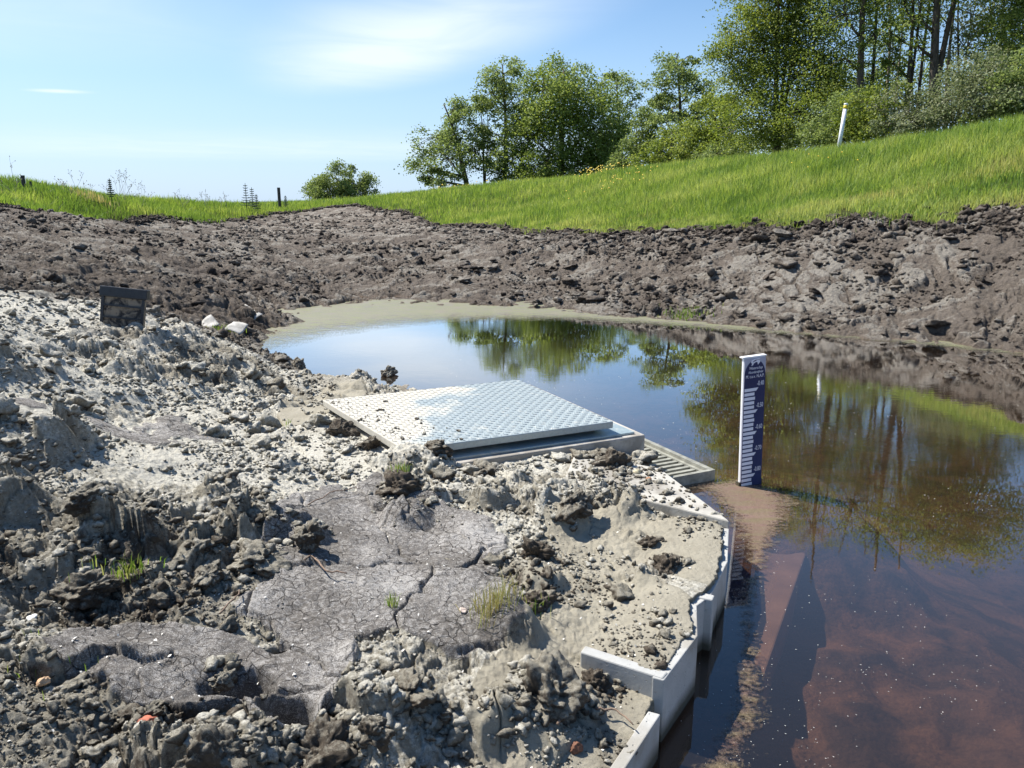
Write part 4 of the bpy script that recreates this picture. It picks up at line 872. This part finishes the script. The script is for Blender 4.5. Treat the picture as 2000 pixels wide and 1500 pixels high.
stalks(397, 387, 32, 7, 22, 35, 'low dry weed left of the dark spiky weeds')
stalks(440, 389, 33, 5, 14, 30, 'tiny dry weed on the crest closest to the dark spiky pair')
YF = leaf_mat('yellow_flowers', [(.50, .45, .14), (.60, .52, .20), (.50, .48, .26)], .3)
c = P(180, 368, 23); x = c[0]+rng.normal(0, .28, 170); y = c[1]+rng.normal(0, .2, 170)
blades('yellow_flower_clump', x, y, LK.z(x, y)+.15, rng.uniform(.08, .28, 170), np.full(170, .015), YF, None, .3, kind='stuff', label='clump of yellowish flowering plants on the left crest')
def spiky(px, py, y, hpx, lab):
    c = P(px, py, y); z0 = float(LK.z([c[0]], [c[1]])[0]); H_ = .85*hpx/FPX*y+max(0, c[2]-z0); b = MB(); b.tube([(0, 0, -.1), (0, 0, H_)], [.022, .010], 5)
    for k in range(9):
        z = H_*(.25+.74*k/9); L_ = .16*(1-k/12)*H_/.7*rng.uniform(.6, 1.2)
        for a in np.arange(4)*1.57+k*.8: b.tube([(0, 0, z), (math.cos(a)*L_*.6, math.sin(a)*L_*.6, z+.00), (math.cos(a)*L_, math.sin(a)*L_, z+.03)], [.012, .016, .004], 4)
    o = b.build('spiky_weed', simple('spiky_weed_'+str(px), (.05, .08, .05), .8), None, False, label=lab, category='weed', group='weeds along the left crest'); o.location = (c[0], c[1], z0)
spiky(481, 390, 33, 36, 'taller of the two dark spiky weeds on the crest'); spiky(493, 391, 33.4, 28, 'shorter dark spiky weed right of the tallest spiky one')
spiky(501, 391, 33.2, 14, 'smallest spiky weed at the right of the dark spiky pair'); spiky(558, 394, 37, 14, 'little spiky weed just right of the dark timber post'); spiky(216, 372, 24.2, 26, 'dark spiky weed between yellow flowers and fan shaped weed')
# yellow flowers in the meadow
YM = leaf_mat('buttercup', [(.75, .55, .02), (.85, .66, .03), (.8, .6, .05)], .2)
for px, py, y, n, sp_, lab in ((1170, 358, 34, 60, .55, 'loose patch of yellow flowers on the dike below the dense trees'), (1205, 380, 27, 30, .8, 'sparse yellow flowers lower down the dike'), (910, 392, 46, 30, .9, 'yellow flowers at the far left foot of the dike'), (1590, 330, 17.5, 8, .6, 'few yellow flowers below the white marker post')):
    c = P(px, py, y); x = c[0]+rng.normal(0, sp_, n); yy = c[1]+rng.normal(0, sp_*1.5, n); z = LK.z(x, yy)+rng.uniform(.22, .5, n); s = .0011*y; v = []; f = []
    for i in range(n):
        b0 = len(v); v += [(x[i]-s, yy[i], z[i]), (x[i]+s, yy[i], z[i]), (x[i], yy[i]+s, z[i]), (x[i], yy[i]-s, z[i]), (x[i], yy[i], z[i]+s*.9), (x[i], yy[i], z[i]-s*.6), (x[i], yy[i], z[i]-.3)]
        f += [(b0, b0+3, b0+4), (b0+3, b0+1, b0+4), (b0+1, b0+2, b0+4), (b0+2, b0, b0+4), (b0+3, b0, b0+5), (b0+1, b0+3, b0+5), (b0+2, b0+1, b0+5), (b0, b0+2, b0+5)]
    mk('yellow_flowers', v, f, YM, None, False, dict(rnd=rng.uniform(0, 1, len(v))), kind='stuff', label=lab)

# ------------------------------------------------------------------ trees
BARK = Mat('bark'); n_ = BARK.noise(9, 5, .6); mp = NN(BARK.nt, 'ShaderNodeMapping'); mp.inputs['Scale'].default_value = (14, 14, 2.5); BARK.L(BARK.tc, mp.inputs[0]); n2_ = BARK.noise(1.5, 5, .7, vec=mp.outputs[0])
BARK.set(Base_Color=BARK.mix(BARK.ramp(n2_, .35, .65), (.045, .036, .028), (.13, .105, .08)), Roughness=.9); BARK.bump(n2_, .03); BARK = BARK.m
PBARK = simple('pale_bark', (.27, .21, .15), .9, 0, .35, 6)
L_MID = leaf_mat('leaves_mid', [(.115, .17, .04), (.19, .26, .06), (.29, .355, .12)], .5)
L_DK = leaf_mat('leaves_dark', [(.115, .165, .05), (.19, .255, .08), (.28, .345, .14)], .52)
L_LT = leaf_mat('leaves_light', [(.115, .17, .032), (.19, .25, .05), (.29, .34, .10)], .5)
L_GR = leaf_mat('leaves_pale', [(.10, .14, .05), (.18, .22, .10), (.31, .33, .22)], .4)
def tree(name, label, cat, px, y, clumps, mat, trunk_px=10, leaf=.11, dens=1.0, group=None, bark=None, base_py=None, lean=0, top=None, pads=1., forks=1, sparse=0):
    rg = np.random.default_rng(int(px*7+y*13+len(clumps))); c = P(px, 380, y); bx, by = c[0], c[1]; bz = float(LK.z([bx], [by])[0])-.1
    t = root(name, label, cat, (bx, by, bz), 0, group); B = np.array([bx, by, bz]); bark = bark or BARK
    C = []
    for k in clumps:
        cx, cy, rx, ry = k[:4]; p = P(cx, cy, y+(k[4] if len(k) > 4 else 0)); s = np.linalg.norm(p-np.array([0, 0, CAMH]))/FPX/1.02; C.append((p-B+np.array([0, rg.normal(0, rx*s*.5), 0]), rx*s*1.15, ry*s*1.15))
    zt = top or max(q_[0][2]+.3*q_[2] for q_ in C); tr = trunk_px/2/FPX*y; b = MB(); axes = []
    for f_ in range(forks):
        ex = (np.mean([q_[0][0] for q_ in C])*.8+lean) if forks == 1 else (f_-(forks-1)/2)*zt*.10+lean; pts = [];
        for k in range(9):
            u = k/8; pts.append(np.array([ex*u**1.4+math.sin(u*5+px+f_)*.018*zt*u, math.sin(u*4+px*2+f_*2)*.03*zt*u+(0 if f_ == 0 else u*.3), zt*u]))
        b.tube(pts, [tr*(1.25 if k == 0 else 1-.10*k)*(1 if f_ == 0 else .7) for k in range(9)], 9); axes.append(pts)
    V = []; 
    for (cc, rx, ry) in C:
        ax = axes[rg.integers(len(axes))]; hz = np.clip(cc[2]-rx*.5-ry*.3, zt*.12, zt*.93); u = hz/zt*8; i = min(int(u), 7); s0 = ax[i]+(ax[i+1]-ax[i])*(u-i)
        br = tr*.42*(1-.6*hz/zt)+.008; mid = (s0+cc)/2+np.array([0, 0, -.06*rx]); b.tube([s0, mid, cc], [br, br*.75, br*.4], 5)
        npad = max(6, int(pads*17*(rx*ry)/(leaf*leaf*70))); npad = min(npad, 110)
        d = rg.normal(0, 1, (npad, 3)); d /= np.linalg.norm(d, axis=1)[:, None]; rr = rg.uniform(.25, 1.0, npad)**.45
        PC = cc+d*rr[:, None]*np.array([rx*1.12, rx*.95, ry*1.12]); pr_ = rg.uniform(.18, .42, npad)*min(rx, ry*1.4)
        for p_, r_ in zip(PC, pr_):
            if rg.uniform() < .75: m_ = (cc+p_)/2+rg.normal(0, .05*rx, 3); b.tube([cc, m_, p_], [br*.36, br*.25, .006+leaf*.02], 3)
        nl = int(dens*7.5*math.pi*rx*ry/(leaf*leaf*.5)); w = pr_**2; w /= w.sum(); ip = rg.choice(npad, nl, p=w)
        L_ = PC[ip]+rg.normal(0, 1, (nl, 3))*pr_[ip][:, None]*np.array([.8, .8, .42])
        L_[:, 2] -= ((L_[:, 0]-PC[ip, 0])**2+(L_[:, 1]-PC[ip, 1])**2)/pr_[ip]*.25
        V.append(L_)
        rn = rg.uniform(.2, .8, npad)[ip]
        V[-1] = np.c_[L_, rn]
    V = np.concatenate(V); k = V[:, 2] > .15; V = V[k]; n = len(V)
    b.build('trunk', bark, t, True)
    a = rg.normal(0, 1, (n, 3)); a[:, 2] *= .6; a /= np.linalg.norm(a, axis=1)[:, None]; nn = rg.normal(0, 1, (n, 3)); nn[:, 2] += .6; q_ = np.cross(a, nn); q_ /= np.linalg.norm(q_, axis=1)[:, None]+1e-9
    s = leaf*rg.uniform(.6, 1.25, n)[:, None]; p = V[:, :3]
    v = np.stack([p-a*s*.5, p+q_*s*.36, p+a*s*.5, p-q_*s*.36], 1).reshape(-1, 3)
    rnd = np.clip(V[:, 3]+rg.normal(0, .2, n), 0, 1); mk('crown', v, np.arange(4*n).reshape(-1, 4), mat, t, False, dict(rnd=np.repeat(rnd, 4)))
    return n
nl = 0
nl += tree('alder_tree', 'leftmost alder of the group, with airy drooping crown and dark leaning trunk', 'tree', 915, 60, [(880, 212, 28, 24), (850, 268, 38, 24), (905, 255, 34, 30), (880, 312, 50, 28), (828, 322, 26, 20), (862, 352, 34, 16), (930, 300, 24, 28), (835, 345, 25, 12), (905, 225, 20, 18)], L_DK, 11, .17, .62, lean=-.6)
nl += tree('alder_tree', 'slender twin stemmed alder between the leftmost alder and the tall bare trunked one', 'tree', 947, 61, [(945, 235, 22, 24), (955, 290, 20, 28), (935, 205, 15, 15), (965, 335, 20, 20)], L_DK, 5, .17, .5, forks=2)
nl += tree('alder_tree', 'tall alder with domed crown high above a visible dark trunk', 'tree', 986, 60, [(985, 146, 36, 24), (962, 182, 30, 22), (1008, 180, 30, 28), (985, 212, 42, 20), (972, 262, 32, 20), (975, 320, 26, 24), (1005, 130, 15, 12), (995, 245, 24, 14)], L_DK, 11, .17, .72)
nl += tree('alder_tree', 'widest dense green tree in the middle of the left group', 'tree', 1097, 58, [(1100, 146, 42, 26), (1060, 178, 42, 34), (1135, 185, 50, 38), (1090, 235, 66, 44), (1040, 268, 44, 40), (1150, 255, 48, 44), (1062, 318, 54, 30), (1130, 318, 58, 32), (1012, 330, 30, 26), (1180, 300, 36, 36), (1090, 345, 60, 14)], L_MID, 14, .17, .95)
nl += tree('alder_tree', 'loose tree whose thin crown shows right behind the widest dense tree', 'tree', 1205, 66, [(1200, 172, 30, 20), (1222, 186, 20, 18), (1205, 225, 26, 24), (1195, 285, 36, 36), (1222, 240, 14, 16), (1180, 160, 20, 12)], L_DK, 8, .18, .6)
nl += tree('alder_tree', 'round topped alder standing alone right of the sky gap', 'tree', 1325, 48, [(1325, 135, 36, 24), (1292, 172, 28, 18), (1352, 172, 32, 22), (1322, 203, 54, 16), (1300, 242, 38, 18), (1360, 228, 28, 26), (1340, 112, 18, 10), (1280, 205, 20, 12)], L_DK, 11, .14, .75)
nl += tree('shrub', 'low dark shrub filling the gap between the dense tree and the lone alder', 'shrub', 1245, 50, [(1245, 262, 28, 32), (1228, 305, 28, 26), (1270, 285, 30, 30), (1215, 335, 26, 14)], L_DK, 7, .15, .95, forks=2)
nl += tree('shrub', 'mid green shrub under the lone round topped alder', 'shrub', 1310, 44, [(1300, 300, 42, 24), (1345, 268, 36, 28), (1275, 315, 28, 16), (1330, 312, 40, 16)], L_LT, 7, .13, .95, forks=2)
nl += tree('shrub', 'light green shrub left of the huge light green tree', 'shrub', 1392, 38, [(1390, 238, 40, 36), (1380, 285, 50, 24), (1425, 270, 34, 34), (1400, 200, 26, 20), (1350, 300, 30, 14)], L_LT, 8, .11, .95, forks=2)
nl += tree('broadleaf_tree', 'huge light green tree with branches reaching left over the dike', 'tree', 1512, 31, [(1450, 62, 38, 28), (1428, 115, 34, 30), (1490, 100, 54, 42), (1450, 178, 46, 40), (1540, 148, 62, 48), (1592, 118, 44, 50), (1520, 225, 74, 40), (1440, 245, 46, 32), (1600, 212, 52, 36), (1505, 32, 44, 34), (1560, 40, 44, 38), (1600, -20, 56, 44), (1478, -30, 40, 36), (1545, -80, 60, 50), (1600, -140, 44, 44), (1470, 15, 26, 18)], L_LT, 12, .085, .72, forks=3)
nl += tree('shrub', 'dark undergrowth filling the gap beneath the huge light green tree', 'shrub', 1505, 33, [(1450, 285, 44, 20), (1520, 272, 54, 26), (1585, 258, 46, 26), (1400, 300, 40, 16)], L_DK, 5, .09, .8, forks=2)
nl += tree('tall_tree', 'tall tree with thick dark trunk just right of the white marker post', 'tree', 1668, 28, [(1650, 30, 44, 30), (1700, -30, 50, 40), (1640, -100, 60, 50), (1690, -170, 50, 40), (1655, 110, 28, 20), (1700, 70, 22, 24)], L_MID, 16, .085, 0.23, top=10.5, group='tall bare trunked trees on the right')
nl += tree('tall_tree', 'second thinner dark trunk close beside the thick trunk by the marker post', 'tree', 1684, 29.5, [(1700, 20, 30, 40), (1720, -60, 40, 40), (1690, 160, 20, 30)], L_MID, 9, .085, 0.22, top=9.5, group='tall bare trunked trees on the right')
nl += tree('tall_tree', 'pale brown slender trunk standing behind, left of the ivy covered one', 'tree', 1714, 33, [(1720, 60, 26, 34), (1725, -20, 34, 40), (1705, 130, 18, 24)], L_MID, 8, .095, 0.19, bark=PBARK, top=9.5, group='tall bare trunked trees on the right')
nl += tree('tall_tree', 'second pale slender trunk leaning slightly right of the first pale one', 'tree', 1728, 34, [(1745, 0, 30, 30), (1735, 90, 20, 24)], L_MID, 6, .095, 0.19, bark=PBARK, top=9.5, lean=.5, group='tall bare trunked trees on the right')
nl += tree('tall_tree', 'ivy covered forked trunk in the middle of the bare trunks', 'tree', 1752, 28, [(1752, 120, 16, 50), (1748, 60, 20, 40), (1770, 0, 36, 36), (1750, 180, 16, 30), (1775, -80, 44, 44)], L_MID, 10, .085, 0.25, forks=2, top=9.8, group='tall bare trunked trees on the right')
nl += tree('tall_tree', 'thickest brown trunk, forking near the top of the picture', 'tree', 1806, 26.5, [(1800, 30, 30, 30), (1830, -50, 50, 50), (1780, -110, 50, 44), (1840, -170, 50, 36), (1790, 90, 18, 24)], L_MID, 21, .085, 0.20, forks=2, top=9.6, lean=.1, group='tall bare trunked trees on the right')
nl += tree('tall_tree', 'slim dark trunk left behind the thickest brown trunk', 'tree', 1782, 30, [(1785, 60, 20, 30), (1780, -10, 30, 30)], L_MID, 8, .09, 0.19, top=9.6, group='tall bare trunked trees on the right')
nl += tree('tall_tree', 'nearly leafless thin tree with upswept branches right of the thickest trunk', 'tree', 1862, 28, [(1862, 60, 30, 26), (1885, 20, 26, 22), (1845, 10, 22, 22), (1870, 110, 26, 24), (1895, 70, 20, 24)], L_GR, 7, .085, .16, forks=3, top=7.6, pads=.6, group='tall bare trunked trees on the right')
nl += tree('tall_tree', 'bare twiggy tree with open branches near the right edge', 'tree', 1922, 28, [(1915, 60, 34, 30), (1940, 10, 34, 26), (1900, 15, 26, 22), (1950, 60, 26, 30)], L_GR, 7, .085, .18, forks=3, top=7.6, pads=.6, group='tall bare trunked trees on the right')
nl += tree('tall_tree', 'straight bare trunk between the forked thickest trunk and the nearly leafless thin tree', 'tree', 1838, 30, [(1838, 20, 26, 26), (1848, -60, 36, 36)], L_MID, 9, .09, .15, top=9.8, group='tall bare trunked trees on the right')
nl += tree('tall_tree', 'crooked thin bare trunk between the twiggy tree and the right edge', 'tree', 1958, 29, [(1950, 0, 30, 30), (1965, 80, 20, 24)], L_GR, 8, .09, .14, top=9.0, forks=2, group='tall bare trunked trees on the right')
nl += tree('broadleaf_tree', 'dark green tree cut off by the right edge of the picture', 'tree', 2040, 25, [(1990, 30, 28, 28), (1985, 110, 26, 30), (2030, 70, 60, 60), (1990, -60, 44, 50), (1950, -150, 60, 50), (2040, -120, 80, 70), (2020, 160, 50, 36)], L_MID, 14, .08, .8)
nl += tree('shrub', 'brownish green undergrowth shrub behind the white marker post', 'shrub', 1630, 26, [(1620, 240, 40, 30), (1660, 225, 40, 34), (1640, 265, 50, 18)], L_DK, 6, .08, .8, forks=2)
nl += tree('shrub', 'light green undergrowth shrub below the pale slender trunks', 'shrub', 1705, 25, [(1700, 205, 40, 34), (1690, 245, 50, 22)], L_LT, 6, .08, .8, forks=2)
nl += tree('shrub', 'rounded green shrub left of the thickest trunk base', 'shrub', 1762, 24, [(1760, 215, 40, 36), (1750, 245, 50, 18)], L_GR, 6, .075, .8, forks=2)
nl += tree('shrub', 'pale flowering shrub right of the thickest trunk base', 'shrub', 1850, 24, [(1850, 195, 44, 34), (1835, 225, 54, 22)], L_GR, 6, .075, .7, forks=2)
nl += tree('shrub', 'whitish flowering hawthorn shrub near the right edge', 'shrub', 1925, 23, [(1920, 150, 44, 32), (1900, 190, 44, 32), (1950, 195, 44, 28), (1940, 110, 26, 16)], L_GR, 6, .075, .7, forks=2)
nl += tree('shrub', 'dark shrub at the right edge under the cut off tree', 'shrub', 1990, 22, [(1985, 180, 34, 34), (2010, 150, 40, 34), (1975, 212, 44, 14)], L_DK, 6, .075, .95, forks=2)
nl += tree('shrub', 'dull green undergrowth further back behind the bare trunks', 'shrub', 1780, 36, [(1700, 150, 50, 40), (1780, 150, 50, 36), (1850, 165, 50, 34), (1650, 190, 50, 40), (1740, 90, 30, 30)], L_LT, 6, .11, .28, forks=3)
nl += tree('shrub', 'green dome shaped willow shrub alone on the distant horizon', 'shrub', 668, 75, [(632, 362, 24, 17), (662, 350, 26, 22), (705, 360, 24, 20), (680, 342, 14, 14), (610, 374, 14, 10), (722, 374, 14, 9), (665, 372, 50, 14), (650, 365, 30, 16), (690, 366, 30, 16)], L_DK, 4, .17, .9, forks=3)
print('leaves', nl)
